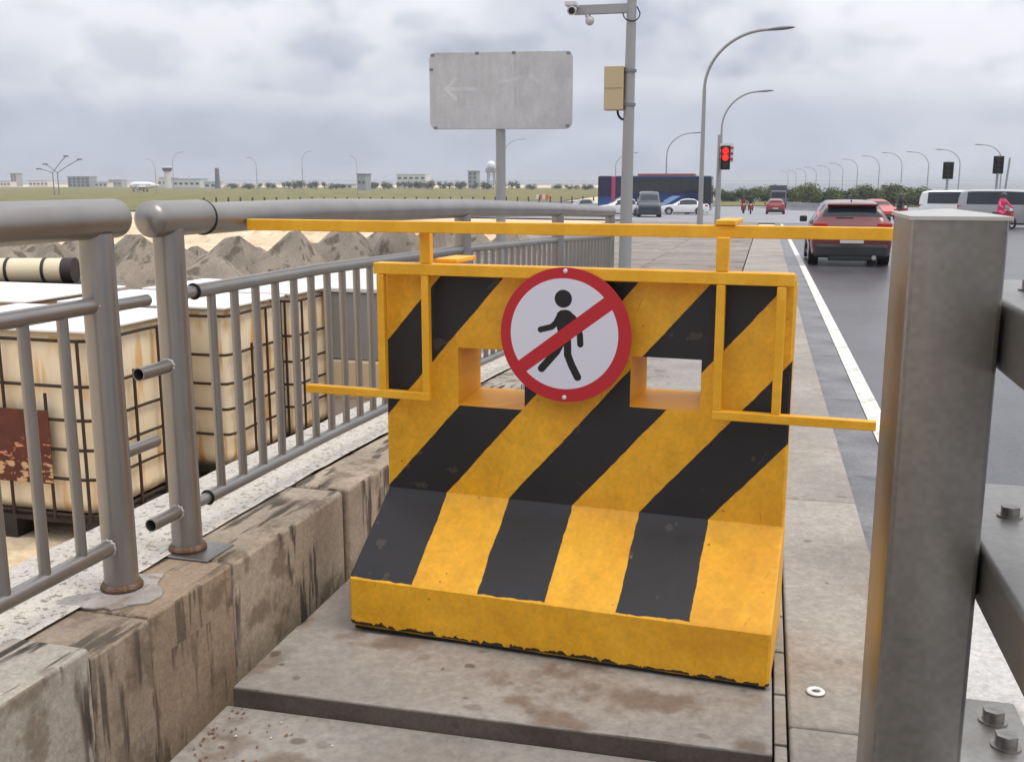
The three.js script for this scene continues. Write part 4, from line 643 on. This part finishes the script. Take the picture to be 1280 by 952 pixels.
function car(kind, name, label, category, paint, p, turn, group, detail = false) {
  const f = PROFILES[kind], S = stations(f.st), C = thing(name, label, category, p, turn, group);
  obj('body', carBody(S), paint, C);
  obj('windscreen', patch(S, f.ws[0] - 0.05, f.ws[1] + 0.02, 7, 9, false), mGlass, C);
  obj('rear_window', patch(S, f.rw[0] - 0.02, f.rw[1] + 0.01, kind === 'hatch' ? 6 : 7, 9, false), mGlass, C);
  for (const m of [1, -1]) obj('side_window', patch(S, f.sw[0], f.sw[1], 5, 6, m), mGlass, C);
  for (const m of [1, -1]) obj('sill', box(m > 0 ? 0.84 : -0.9, m > 0 ? 0.9 : -0.84, 0.17, 0.26, f.wb[1] + 0.4, f.wb[0] - 0.4), mTrim, C);
  for (const z of f.wb) for (const m of [1, -1]) {
    const x = m * 0.8; const w = obj('wheel', cyl([x - 0.11, f.wr, z], [x + 0.115, f.wr, z], f.wr, f.wr, 24), mTyre, C);
    const xr = m > 0 ? x + 0.116 : x - 0.112; obj('rim', cyl([xr, f.wr, z], [xr + m * 0.012, f.wr, z], f.wr * 0.64, f.wr * 0.6, 20), mRim, w);
    const arch = new THREE.TorusGeometry(f.wr + 0.05, 0.035, 6, 20, Math.PI); arch.rotateY(Math.PI / 2); arch.translate(m * 0.885, f.wr, z); obj('wheel_arch', arch, mTrim, C);
  }
  const e = S[S.length - 1], zt = f.st[f.st.length - 2][0], zf = f.st[1][0], yb = f.st[f.st.length - 2][3];
  for (const m of [1, -1]) {
    obj('tail_light', box(m > 0 ? 0.54 : -0.87, m > 0 ? 0.87 : -0.54, yb - (kind === 'hatch' ? 0.04 : 0.17), yb + (kind === 'hatch' ? 0.12 : -0.03), zt - (kind === 'hatch' ? -0.005 : 0.05), zt + 0.24, 0.03), mTail, C);
    obj('headlight', box(m > 0 ? 0.5 : -0.8, m > 0 ? 0.8 : -0.5, 0.58, 0.72, zf - 0.12, zf + 0.035, 0.03), mLampW, C);
    obj('wing_mirror', box(m > 0 ? 0.92 : -1.1, m > 0 ? 1.1 : -0.92, f.st[4][3] - 0.02, f.st[4][3] + 0.13, f.sw[0] - 0.02, f.sw[0] + 0.1, 0.03), mTrim, C);
  }
  obj('rear_bumper', box(-0.82, 0.82, 0.22, 0.55, zt - 0.06, zt + 0.2, 0.09), mTrim, C);
  obj('front_bumper', box(-0.74, 0.74, 0.24, 0.44, zf - 0.1, zf + 0.16, 0.05), mTrim, C);
  obj('number_plate', box(-0.26, 0.26, 0.56, 0.67, zt - 0.095, zt - 0.06, 0.006), plain(0.6, 0.6, 0.55, 0.5), C);
  if (detail) {
    obj('spoiler', box(-0.56, 0.56, 1.4, 1.45, -1.95, -1.62, 0.02), paint, C);
    obj('wiper', box(-0.02, 0.36, 1.12, 1.145, -2.0, -1.97, 0.008), mTrim, C);
    obj('exhaust', cyl([-0.5, 0.24, -2.24], [-0.5, 0.24, -1.9], 0.05, 0.05, 14), mZinc, C);
    obj('diffuser', box(-0.5, 0.5, 0.16, 0.28, -2.2, -1.95, 0.03), mTrim, C);
    obj('roof_fin', new THREE.ConeGeometry(0.03, 0.06, 6).translate(0, 1.52, -1.35), mTrim, C);
  }
  return C;
}
const Rp = (px, D, dx = 0) => { const q = at(px, 250, D); return [q.x + dx, roadY(D), -D]; };
car('hatch', 'red_hatchback', 'dark red hatchback driving away along the lane beside the white line', 'car', paintM(0.115, 0.007, 0.012), [1.93, roadY(27.2), -27.2], Math.PI, undefined, true);
car('hatch', 'red_hatchback', 'small red car far down the road in the middle lane', 'car', paintM(0.28, 0.02, 0.025), Rp(970, 108), Math.PI, 'distant cars');
car('sedan', 'red_car', 'bright red car coming the other way beyond the dark red hatchback', 'car', paintM(0.5, 0.03, 0.03), Rp(1098, 82), 0.35, 'distant cars');
car('sedan', 'dark_car', 'dark grey car waiting beyond the pale wall, left of the bright red car', 'car', paintM(0.04, 0.045, 0.05), Rp(1040, 118), 0.2, 'distant cars');
car('van', 'white_van', 'white van on the opposite lanes behind the guard rail post', 'van', paintM(0.75, 0.75, 0.74), Rp(1206, 66), 1.25, 'distant cars');
car('van', 'grey_car', 'grey people carrier standing beside the white van', 'car', paintM(0.36, 0.37, 0.38), Rp(1262, 60), 1.1, 'distant cars');
car('sedan', 'white_sedan', 'white car crossing in front of the dark blue bus', 'car', paintM(0.78, 0.78, 0.77), Rp(855, 96), -1.45, 'distant cars');
car('van', 'blue_van', 'dark blue van pulled up before the bus', 'van', paintM(0.012, 0.022, 0.045), Rp(811, 82), 0.15, 'distant cars');
car('sedan', 'white_sedan', 'white car standing behind the camera pole', 'car', paintM(0.78, 0.78, 0.77), Rp(776, 86), -1.3, 'distant cars');
car('sedan', 'grey_sedan', 'pale grey car far off at the left side of the bus', 'car', paintM(0.3, 0.32, 0.33), Rp(728, 120), -1.2, 'distant cars');
{ // coach
  const D = 101, l = at(747, 250, D), r = at(889, 250, D), gy = roadY(D), Lb = r.x - l.x, B = thing('coach', 'dark blue coach with a pink stripe crossing the junction', 'bus', [l.x, gy, -D], -0.03);
  const bt = dataTex(512, 256, (u, v) => { const w = Math.sin(u * 9 + v * 5) * 0.5 + 0.5, s = Math.sin(u * 14 - v * 7 + 1); let c = mix3([22, 38, 78], [36, 82, 140], ss(0.45, 0.75, w) * ss(0.6, 0.2, v)); if (s > 0.86 && v < 0.42) c = [150, 170, 205]; if (u > 0.125 && u < 0.158) c = [176, 58, 98]; if (u < 0.12 && v > 0.4) c = [28, 24, 62]; return c; }, true, 1);
  const g = new RoundedBoxGeometry(Lb, 3.25, 2.5, 3, 0.16); g.translate(Lb / 2, 1.98, -1.25); { const p = g.attributes.position, u = g.attributes.uv; for (let i = 0; i < p.count; i++) u.setXY(i, clamp(p.getX(i) / Lb, 0.002, 0.998), clamp((p.getY(i) - 0.35) / 3.25, 0.01, 0.99)); }
  obj('body', g, std({ map: bt, roughness: 0.25 }), B);
  const nW = 8, wx0 = Lb * 0.18, wx1 = Lb * 0.93; for (let k = 0; k < nW; k++) { const a = lerp(wx0, wx1, k / nW), b = lerp(wx0, wx1, (k + 1) / nW); obj('window', box(a + 0.03, b - 0.03, 2.05, 3.3, -0.02, 0.012, 0.008), mGlass, B); }
  obj('windscreen', box(Lb - 0.03, Lb + 0.012, 1.4, 3.3, -2.35, -0.15, 0.01), mGlass, B);
  obj('roof_box', box(Lb * 0.35, Lb * 0.85, 3.6, 3.82, -2.1, -0.4, 0.05), plain(0.32, 0.1, 0.1, 0.5), B);
  obj('front_corner', box(Lb - 0.55, Lb + 0.006, 0.6, 3.4, -0.02, 0.01, 0.004), mTrim, B);
  for (const x of [0.22, 0.8]) for (const z of [-0.12, -2.38]) { const w = obj('wheel', cyl([Lb * x, 0.5, z - 0.13], [Lb * x, 0.5, z + 0.15], 0.5, 0.5, 20), mTyre, B); obj('rim', cyl([Lb * x, 0.5, z + 0.15], [Lb * x, 0.5, z + 0.165], 0.28, 0.28, 16), mRim, w); }
  for (const z of [-0.35, -2.1]) obj('headlight', box(Lb + 0.001, Lb + 0.03, 0.75, 0.95, z - 0.2, z + 0.2, 0.01), mLampW, B);
}
{ // lorry far down the road
  const p = Rp(973, 150), T = thing('lorry', 'dark lorry with a pale cab front far down the road, above the small red car', 'lorry', p, 0);
  obj('cargo_box', box(-1.1, 1.1, 0.8, 3.1, -6, 0, 0.05), plain(0.06, 0.065, 0.08, 0.6), T); const c = obj('cab', box(-1.05, 1.05, 0.4, 2.4, 0.05, 1.7, 0.18), plain(0.12, 0.13, 0.16, 0.4), T); obj('windscreen', box(-0.9, 0.9, 1.4, 2.2, 1.66, 1.72, 0.02), mGlass, c);
  for (const z of [1.0, -4.6, -3.4]) for (const x of [-0.95, 0.95]) obj('wheel', cyl([x - 0.14, 0.45, z], [x + 0.14, 0.45, z], 0.45, 0.45, 16), mTyre, T);
}
{ // motorcycles with riders
  const M = thing('motorcycle', 'motorcycle with a rider in dark red ahead of the far red car', 'motorcycle', Rp(930, 112), 0.1, 'motorcycles on the road');
  const wheel = z => { const t = new THREE.TorusGeometry(0.24, 0.055, 8, 20); t.rotateY(Math.PI / 2); t.translate(0, 0.295, z); return t; };
  obj('wheel', wheel(0.62), mTyre, M); obj('wheel', wheel(-0.6), mTyre, M);
  obj('frame', [box(-0.1, 0.1, 0.42, 0.72, -0.35, 0.25, 0.06), tube([[0, 0.3, 0.62], [0, 0.7, 0.48], [0, 1.0, 0.4]], 0.04, 6), box(-0.2, 0.2, 0.5, 0.95, 0.34, 0.46, 0.05)], plain(0.35, 0.03, 0.03, 0.4), M);
  obj('seat', box(-0.13, 0.13, 0.73, 0.82, -0.72, 0.02, 0.04), mTrim, M); obj('handlebar', tube([[-0.34, 1.04, 0.28], [0, 1.0, 0.4], [0.34, 1.04, 0.28]], 0.018, 6), mTrim, M);
  obj('headlight', box(-0.09, 0.09, 0.88, 1.02, 0.44, 0.5, 0.02), mLampW, M);
  const rider = (label, p, turn, shirt) => {
    const R = thing('person', label, 'person', p, turn, 'motorcycle riders'); const j = [];
    const limb = (pts, r0, r1) => { for (let i = 0; i < pts.length - 1; i++) { const t0 = i / (pts.length - 1), t1 = (i + 1) / (pts.length - 1); j.push(cyl(pts[i], pts[i + 1], lerp(r0, r1, t0), lerp(r0, r1, t1), 10)); const s = new THREE.SphereGeometry(lerp(r0, r1, t1), 10, 8); s.translate(...pts[i + 1]); j.push(s); } };
    limb([[0, 0.86, -0.28], [0, 1.1, -0.24], [0, 1.36, -0.16]], 0.17, 0.18); limb([[0, 1.38, -0.15], [0, 1.52, -0.12]], 0.07, 0.06);
    for (const m of [1, -1]) { limb([[m * 0.19, 1.36, -0.15], [m * 0.3, 1.14, 0.02], [m * 0.32, 1.06, 0.26]], 0.065, 0.04); limb([[m * 0.1, 0.86, -0.26], [m * 0.2, 0.76, 0.16], [m * 0.19, 0.36, 0.04]], 0.1, 0.055); const s = new THREE.SphereGeometry(0.05, 10, 8); s.scale(1, 0.8, 2); s.translate(m * 0.19, 0.34, 0.1); j.push(s); }
    obj('body', j, shirt, R); const h = new THREE.SphereGeometry(0.125, 16, 12); h.translate(0, 1.64, -0.1); obj('head', h, plain(0.3, 0.17, 0.1, 0.7), R);
    const he = new THREE.SphereGeometry(0.15, 16, 12, 0, 6.3, 0, 1.9); he.translate(0, 1.65, -0.11); obj('helmet', he, plain(0.03, 0.03, 0.035, 0.3), R);
  };
  const dr = plain(0.18, 0.03, 0.03, 0.8), dk = plain(0.03, 0.03, 0.035, 0.8), bl = plain(0.04, 0.06, 0.16, 0.8);
  rider('helmeted rider in dark red leaning over a motorcycle ahead of the far red car', Rp(930, 112), 0.1, dr);
  const spots2 = [[939, 106, 0.05, 'motorcycle with a black-clad rider next to the dark red rider', 'helmeted rider in black sitting upright on the next motorcycle', dk], [1064, 92, 0.3, 'motorcycle between the dark grey car and the bright red car', 'helmeted rider in black between the dark grey and bright red cars', dk], [1128, 70, 0.4, 'motorcycle behind the bright red car, by the guard rail post', 'helmeted rider in black behind the bright red car', dk], [1160, 68, 0.4, 'motorcycle just before the white van', 'helmeted rider in dark blue just before the white van', bl], [1257, 57, 0.5, 'motorcycle ridden in pink before the grey people carrier', 'helmeted rider in a bright pink top before the grey people carrier', plain(0.72, 0.07, 0.2, 0.7)]];
  for (const [px, D, tn, l1, l2, m] of spots2) { const p = Rp(px, D); dup(M, p, tn, l1); rider(l2, p, tn, m); }
}
{ // pale dividing wall across the far lanes
  const W = thing('dividing_wall', 'low pale concrete dividing wall across the far lanes', 'wall'), a = at(985, 250, 140), b = at(1060, 250, 128);
  for (let k = 0; k < 6; k++) { const p = a.clone().lerp(b, k / 6), q = a.clone().lerp(b, (k + 1) / 6 - 0.004), L = p.distanceTo(q), g = new THREE.ExtrudeGeometry(new THREE.Shape([[-0.3, 0], [0.3, 0], [0.14, 0.3], [0.1, 0.95], [-0.1, 0.95], [-0.14, 0.3]].map(v => new THREE.Vector2(...v))), { depth: L, bevelEnabled: false }); g.rotateY(Math.atan2(q.x - p.x, q.z - p.z)); g.translate(p.x, roadY(134), p.z); obj('wall_unit', tri(g), mPale, W); }
}

// ------------------------------------------------------------------ greenery
const leafMats = [[0.06, 0.085, 0.022], [0.085, 0.11, 0.03], [0.045, 0.06, 0.024], [0.11, 0.125, 0.04]].map(c => std({ color: lin(...c), roughness: 0.9, side: THREE.DoubleSide }));
function leafCrown(n, w, h, d, leaf, seed) {
  SEED = seed; const lobes = []; for (let i = 0; i < 9; i++) lobes.push([rr(-0.75, 0.75) * w, rr(0.3, 0.75) * h, rr(-0.75, 0.75) * d, rr(0.25, 0.45)]);
  const pos = [], nor = []; let made = 0;
  while (made < n) { const l = lobes[Math.floor(rnd() * 9)], a = rnd() * 6.283, c = rr(-1, 1), r = Math.pow(rnd(), 0.4) * l[3], s = Math.sqrt(1 - c * c); const x = l[0] + Math.cos(a) * s * r * w, y = l[1] + c * r * h, z = l[2] + Math.sin(a) * s * r * d; if (y < 0.02) continue;
    const N = V(Math.cos(a) * s + rr(-0.6, 0.6), c + 0.35 + rr(-0.6, 0.6), Math.sin(a) * s + rr(-0.6, 0.6)).normalize(), t = V(rr(-1, 1), rr(-1, 1), rr(-1, 1)).cross(N).normalize().multiplyScalar(leaf * rr(0.6, 1.3)), b = N.clone().cross(t).multiplyScalar(0.7), p = V(x, y, z);
    for (const q of [p.clone().add(t), p.clone().add(b), p.clone().sub(t), p.clone().add(t), p.clone().sub(t), p.clone().sub(b)]) { pos.push(q.x, q.y, q.z); nor.push(N.x, N.y, N.z); } made++; }
  const g = new THREE.BufferGeometry(); g.setAttribute('position', new THREE.Float32BufferAttribute(pos, 3)); g.setAttribute('normal', new THREE.Float32BufferAttribute(nor, 3)); g.setAttribute('uv', new THREE.Float32BufferAttribute(new Float32Array(pos.length / 3 * 2), 2)); return g;
}
{
  const gs = [0, 1, 2].map(k => leafCrown(1500, 3.4, 2.4, 2.2, 0.16, 900 + k)), stem = merge([-0.9, 0, 0.8].map(x => cyl([x * 0.3, 0, 0], [x, 1.2, 0.2 * x], 0.09, 0.04, 6)));
  let i = 0; for (let px = 906; px < 1178; px += 11.5) {
    SEED = 3000 + i * 13; const D = px < 1000 ? rr(188, 205) : rr(160, 178), q = at(px, 236, D), S = thing('shrub', 'rounded green shrub in the hedge before the sea', 'shrub', [q.x, -2.15, -D], rnd() * 6, 'green hedge before the sea');
    const sc = (at(px, rr(229, 236), D).y + 2.15) / 2.5; S.scale.set(1, Math.max(sc, 0.8), 1); obj('crown', gs[i % 3], leafMats[(i * 7) % 4], S); obj('stem', stem, mBlock, S); i++;
  }
  const ft = leafCrown(900, 5, 5, 4, 0.3, 950); const trunk = cyl([0, 0, 0], [0, 2.6, 0], 0.3, 0.15, 8);
  [[310, 229], [335, 228], [362, 226], [376, 225], [395, 226], [420, 229], [465, 227], [480, 227], [506, 226], [523, 226], [540, 225], [562, 227], [576, 226], [604, 227], [640, 226], [664, 230], [700, 230], [720, 231], [735, 230], [290, 229]].forEach(([px, py], k) => { const D = 430 + (k * 37) % 60, q = at(px, 238, D), T = thing('distant_tree', 'dark green tree in the line beyond the airfield grass', 'tree', [q.x, -2.2, q.z], k, 'trees beyond the airfield'); const h = at(px, py, D).y + 2.2; T.scale.set(1.15, h / 4.9, 1); obj('crown', ft, leafMats[2], T); obj('trunk', trunk, mBlock, T); });
}
// grassy bank top edge and perimeter fence of the airfield
{
  const Fc = thing('perimeter_fence', 'low dark post fence along the airfield grass', 'fence'); const a = at(255, 255, 128), b = at(742, 255, 150), n = 34, y0 = -2.15, m = plain(0.06, 0.06, 0.065, 0.7);
  for (let k = 0; k <= n; k++) { const p = a.clone().lerp(b, k / n); obj('fence_post', box(p.x - 0.09, p.x + 0.09, y0, y0 + 1.5, p.z - 0.09, p.z + 0.09), m, Fc); if (k < n) { const q = a.clone().lerp(b, (k + 1) / n), L = p.distanceTo(q), g = new THREE.BoxGeometry(L - 0.2, 0.7, 0.04); g.rotateY(-Math.atan2(q.z - p.z, q.x - p.x)); g.translate((p.x + q.x) / 2, y0 + 0.5, (p.z + q.z) / 2); obj('fence_panel', g, plain(0.3, 0.31, 0.34, 0.7), Fc); } }
}

// ------------------------------------------------------------------ the town and airfield on the skyline
{
  const wm = plain(0.62, 0.62, 0.62, 0.8), gm = plain(0.3, 0.31, 0.34, 0.8), dm = plain(0.12, 0.12, 0.14, 0.8), wn = plain(0.06, 0.07, 0.09, 0.4);
  const bld = (name, label, x0, x1, top, D, wall, roofM, wins) => {
    const a = at(x0, 236, D), b = at(x1, 236, D), h = at((x0 + x1) / 2, top, D).y + 2.2, w = b.x - a.x, B = thing(name, label, 'building', [(a.x + b.x) / 2, -2.2, -D], 0.0, 'skyline buildings');
    obj('wall', box(-w / 2, w / 2, 0, h, -Math.max(6, w * 0.5), 0), wall, B); obj('roof', box(-w / 2 - 0.3, w / 2 + 0.3, h, h + 0.35, -Math.max(6, w * 0.5) - 0.3, 0.3), roofM, B);
    const nx = Math.max(2, Math.round(w / 3.2)), ny = wins ?? Math.max(1, Math.floor(h / 3)); for (let i = 0; i < nx; i++) for (let j = 0; j < ny; j++) { const cx = -w / 2 + (i + 0.5) * w / nx, cy = (j + 0.6) * h / (ny + 0.2); obj('window', box(cx - w / nx * 0.3, cx + w / nx * 0.3, cy - 0.6, cy + 0.6, -0.02, 0.06), wn, B); } return B;
  };
  bld('tower_block', 'slim dark tower block at the far left of the skyline', 14, 21, 217, 620, gm, dm, 5);
  bld('low_building', 'low pale block left of the floodlight masts', 0, 13, 227, 600, wm, gm);
  bld('low_building', 'long low pale block right beside the floodlight masts', 36, 60, 226, 600, wm, gm);
  bld('apartment_block', 'grey flat-roofed apartment block right of the floodlight masts', 85, 112, 221, 560, gm, gm, 3);
  bld('low_building', 'pale low block between the apartment block and the aeroplane', 118, 134, 228, 560, wm, gm);
  bld('low_building', 'grey low block just left of the aeroplane', 136, 152, 225, 580, gm, gm);
  bld('hangar', 'white hangar behind the aeroplane', 196, 216, 222, 520, wm, wm, 1);
  bld('hangar', 'long white hangar right of the control tower', 216, 250, 224, 520, wm, gm, 1);
  bld('low_building', 'white low house with a green roof beside the dark chimney', 255, 270, 228, 480, wm, plain(0.2, 0.35, 0.25, 0.8), 1);
  bld('low_building', 'pale low building before the dark trees right of the lamp row', 415, 440, 231, 520, wm, gm, 1);
  bld('watch_house', 'small dark raised cabin by the airfield lamp', 447, 457, 218, 400, gm, dm, 1);
  bld('terminal', 'white terminal block with a pale flat roof beyond the trees', 496, 532, 218, 560, wm, wm, 2);
  bld('tower_block', 'square grey tower block beside the ball-topped tower', 585, 596, 214, 520, gm, gm, 4);
  { const D = 500, q = at(210, 236, D), h = at(210, 214, D).y + 2.2, T = thing('control_tower', 'white control tower with a dark glass cab above the hangars', 'control tower', [q.x, -2.2, -D]); obj('shaft', cyl([0, 0, 0], [0, h, 0], 1.9, 1.6, 12), wm, T); obj('cab', cyl([0, h, 0], [0, h + 1.9, 0], 2.1, 2.8, 12), wn, T); obj('roof', cyl([0, h + 1.9, 0], [0, h + 2.3, 0], 3, 2.6, 12), wm, T); }
  { const D = 480, q = at(272, 236, D), h = at(272, 211, D).y + 2.2, T = thing('chimney', 'dark slim chimney tower on the skyline', 'chimney', [q.x, -2.2, -D]); obj('stack', cyl([0, 0, 0], [0, h, 0], 1.4, 1.0, 10), dm, T); obj('rim', cyl([0, h, 0], [0, h + 0.5, 0], 1.2, 1.2, 10), gm, T); }
  { const D = 470, q = at(614, 236, D), h = at(614, 210, D).y + 2.2, T = thing('radar_tower', 'tower topped by a white radar ball beside the sign board post', 'tower', [q.x, -2.2, -D]); for (const [x, z] of [[-1.3, -1.3], [1.3, -1.3], [1.3, 1.3], [-1.3, 1.3]]) obj('leg', cyl([x * 1.2, 0, z * 1.2], [x, h - 1, z], 0.28, 0.25, 8), gm, T); obj('cabin', box(-2.1, 2.1, h - 2.2, h, -2.1, 2.1), gm, T); const s = new THREE.SphereGeometry(2, 20, 14); s.translate(0, h + 1.3, 0); obj('radar_ball', s, plain(0.8, 0.8, 0.82, 0.5), T); for (const y of [0.35, 0.65]) obj('brace', box(-1.5, 1.5, h * y, h * y + 0.3, 1.3, 1.5), gm, T); }
  { const D = 330, q = at(180, 236, D), A = thing('aeroplane', 'white parked aeroplane beyond the grass, before the hangars', 'aeroplane', [q.x, -2.2, -D], 0.1), r = 1.25; const L = 11.5; obj('fuselage', (() => { const g = lathe([[0.001, 0], [0.5, 0.3], [0.95, 1.0], [r, 2.2], [r, 7.4], [0.8, 9.6], [0.25, 11.3], [0.001, L]], 20); g.rotateZ(-Math.PI / 2); g.translate(-L / 2, 2.2, 0); return g; })(), plain(0.82, 0.82, 0.83, 0.4), A);
    const fin = new THREE.ExtrudeGeometry(new THREE.Shape([[3.2, 3.0], [5.4, 3.0], [5.9, 5.6], [4.9, 5.6]].map(v => new THREE.Vector2(...v))), { depth: 0.25, bevelEnabled: false }); obj('tail_fin', fin, plain(0.8, 0.8, 0.82, 0.4), A);
    const wing = new THREE.ExtrudeGeometry(new THREE.Shape([[-1.6, 0], [1.2, 0], [1.9, 6.2], [0.8, 6.2]].map(v => new THREE.Vector2(...v))), { depth: 0.22, bevelEnabled: false }); wing.rotateX(Math.PI / 2); wing.translate(0, 1.8, 0.6); obj('wing', wing, plain(0.7, 0.7, 0.72, 0.4), A); const w2 = wing.clone(); w2.scale(1, 1, -1); obj('wing', w2, plain(0.7, 0.7, 0.72, 0.4), A);
    obj('engine', cyl([-1.3, 1.0, 2.6], [0.5, 1.0, 2.6], 0.5, 0.42, 14), gm, A); for (const [x, z] of [[-4, 0], [0.4, 1.2], [0.4, -1.2]]) obj('landing_gear', [cyl([x, 0.35, z - 0.15], [x, 0.35, z + 0.15], 0.35, 0.35, 12), cyl([x, 0.35, z], [x, 1.6, z], 0.1, 0.1, 6)], dm, A); for (let k = 0; k < 9; k++) obj('cabin_window', box(-3 + k * 0.7, -2.7 + k * 0.7, 2.35, 2.65, 1.22, 1.262), wn, A); }
  { const D = 200, q = at(678, 238, D), T = thing('runway_marker', 'white and orange chequered runway marker box on the grass', 'marker', [q.x, -2.15, -D]); for (let k = 0; k < 4; k++) obj('panel', box(-1.2 + k * 0.62, -0.6 + k * 0.62, 0.2, 1.1, -0.3, 0.3), k % 2 ? plain(0.7, 0.12, 0.04, 0.6) : plain(0.75, 0.74, 0.7, 0.6), T); for (const x of [-0.9, 0.9]) obj('leg', box(x - 0.06, x + 0.06, 0, 0.2, -0.1, 0.1), gm, T); }
  { const D = 175, q = at(1118, 236, D), T = thing('shore_hut', 'small pale hut standing in the hedge before the sea', 'hut', [q.x, -2.15, -D - 2]); obj('wall', box(-1.6, 1.6, 0, 3.0, -2.4, 0), plain(0.55, 0.54, 0.52, 0.8), T); const g = new THREE.CylinderGeometry(0.3, 2.4, 0.9, 4); g.rotateY(Math.PI / 4); g.translate(0, 3.45, -1.2); obj('roof', g, gm, T); obj('door', box(-0.4, 0.4, 0, 2, -0.02, 0.04), dm, T); }
}

renderer.render(scene, camera);
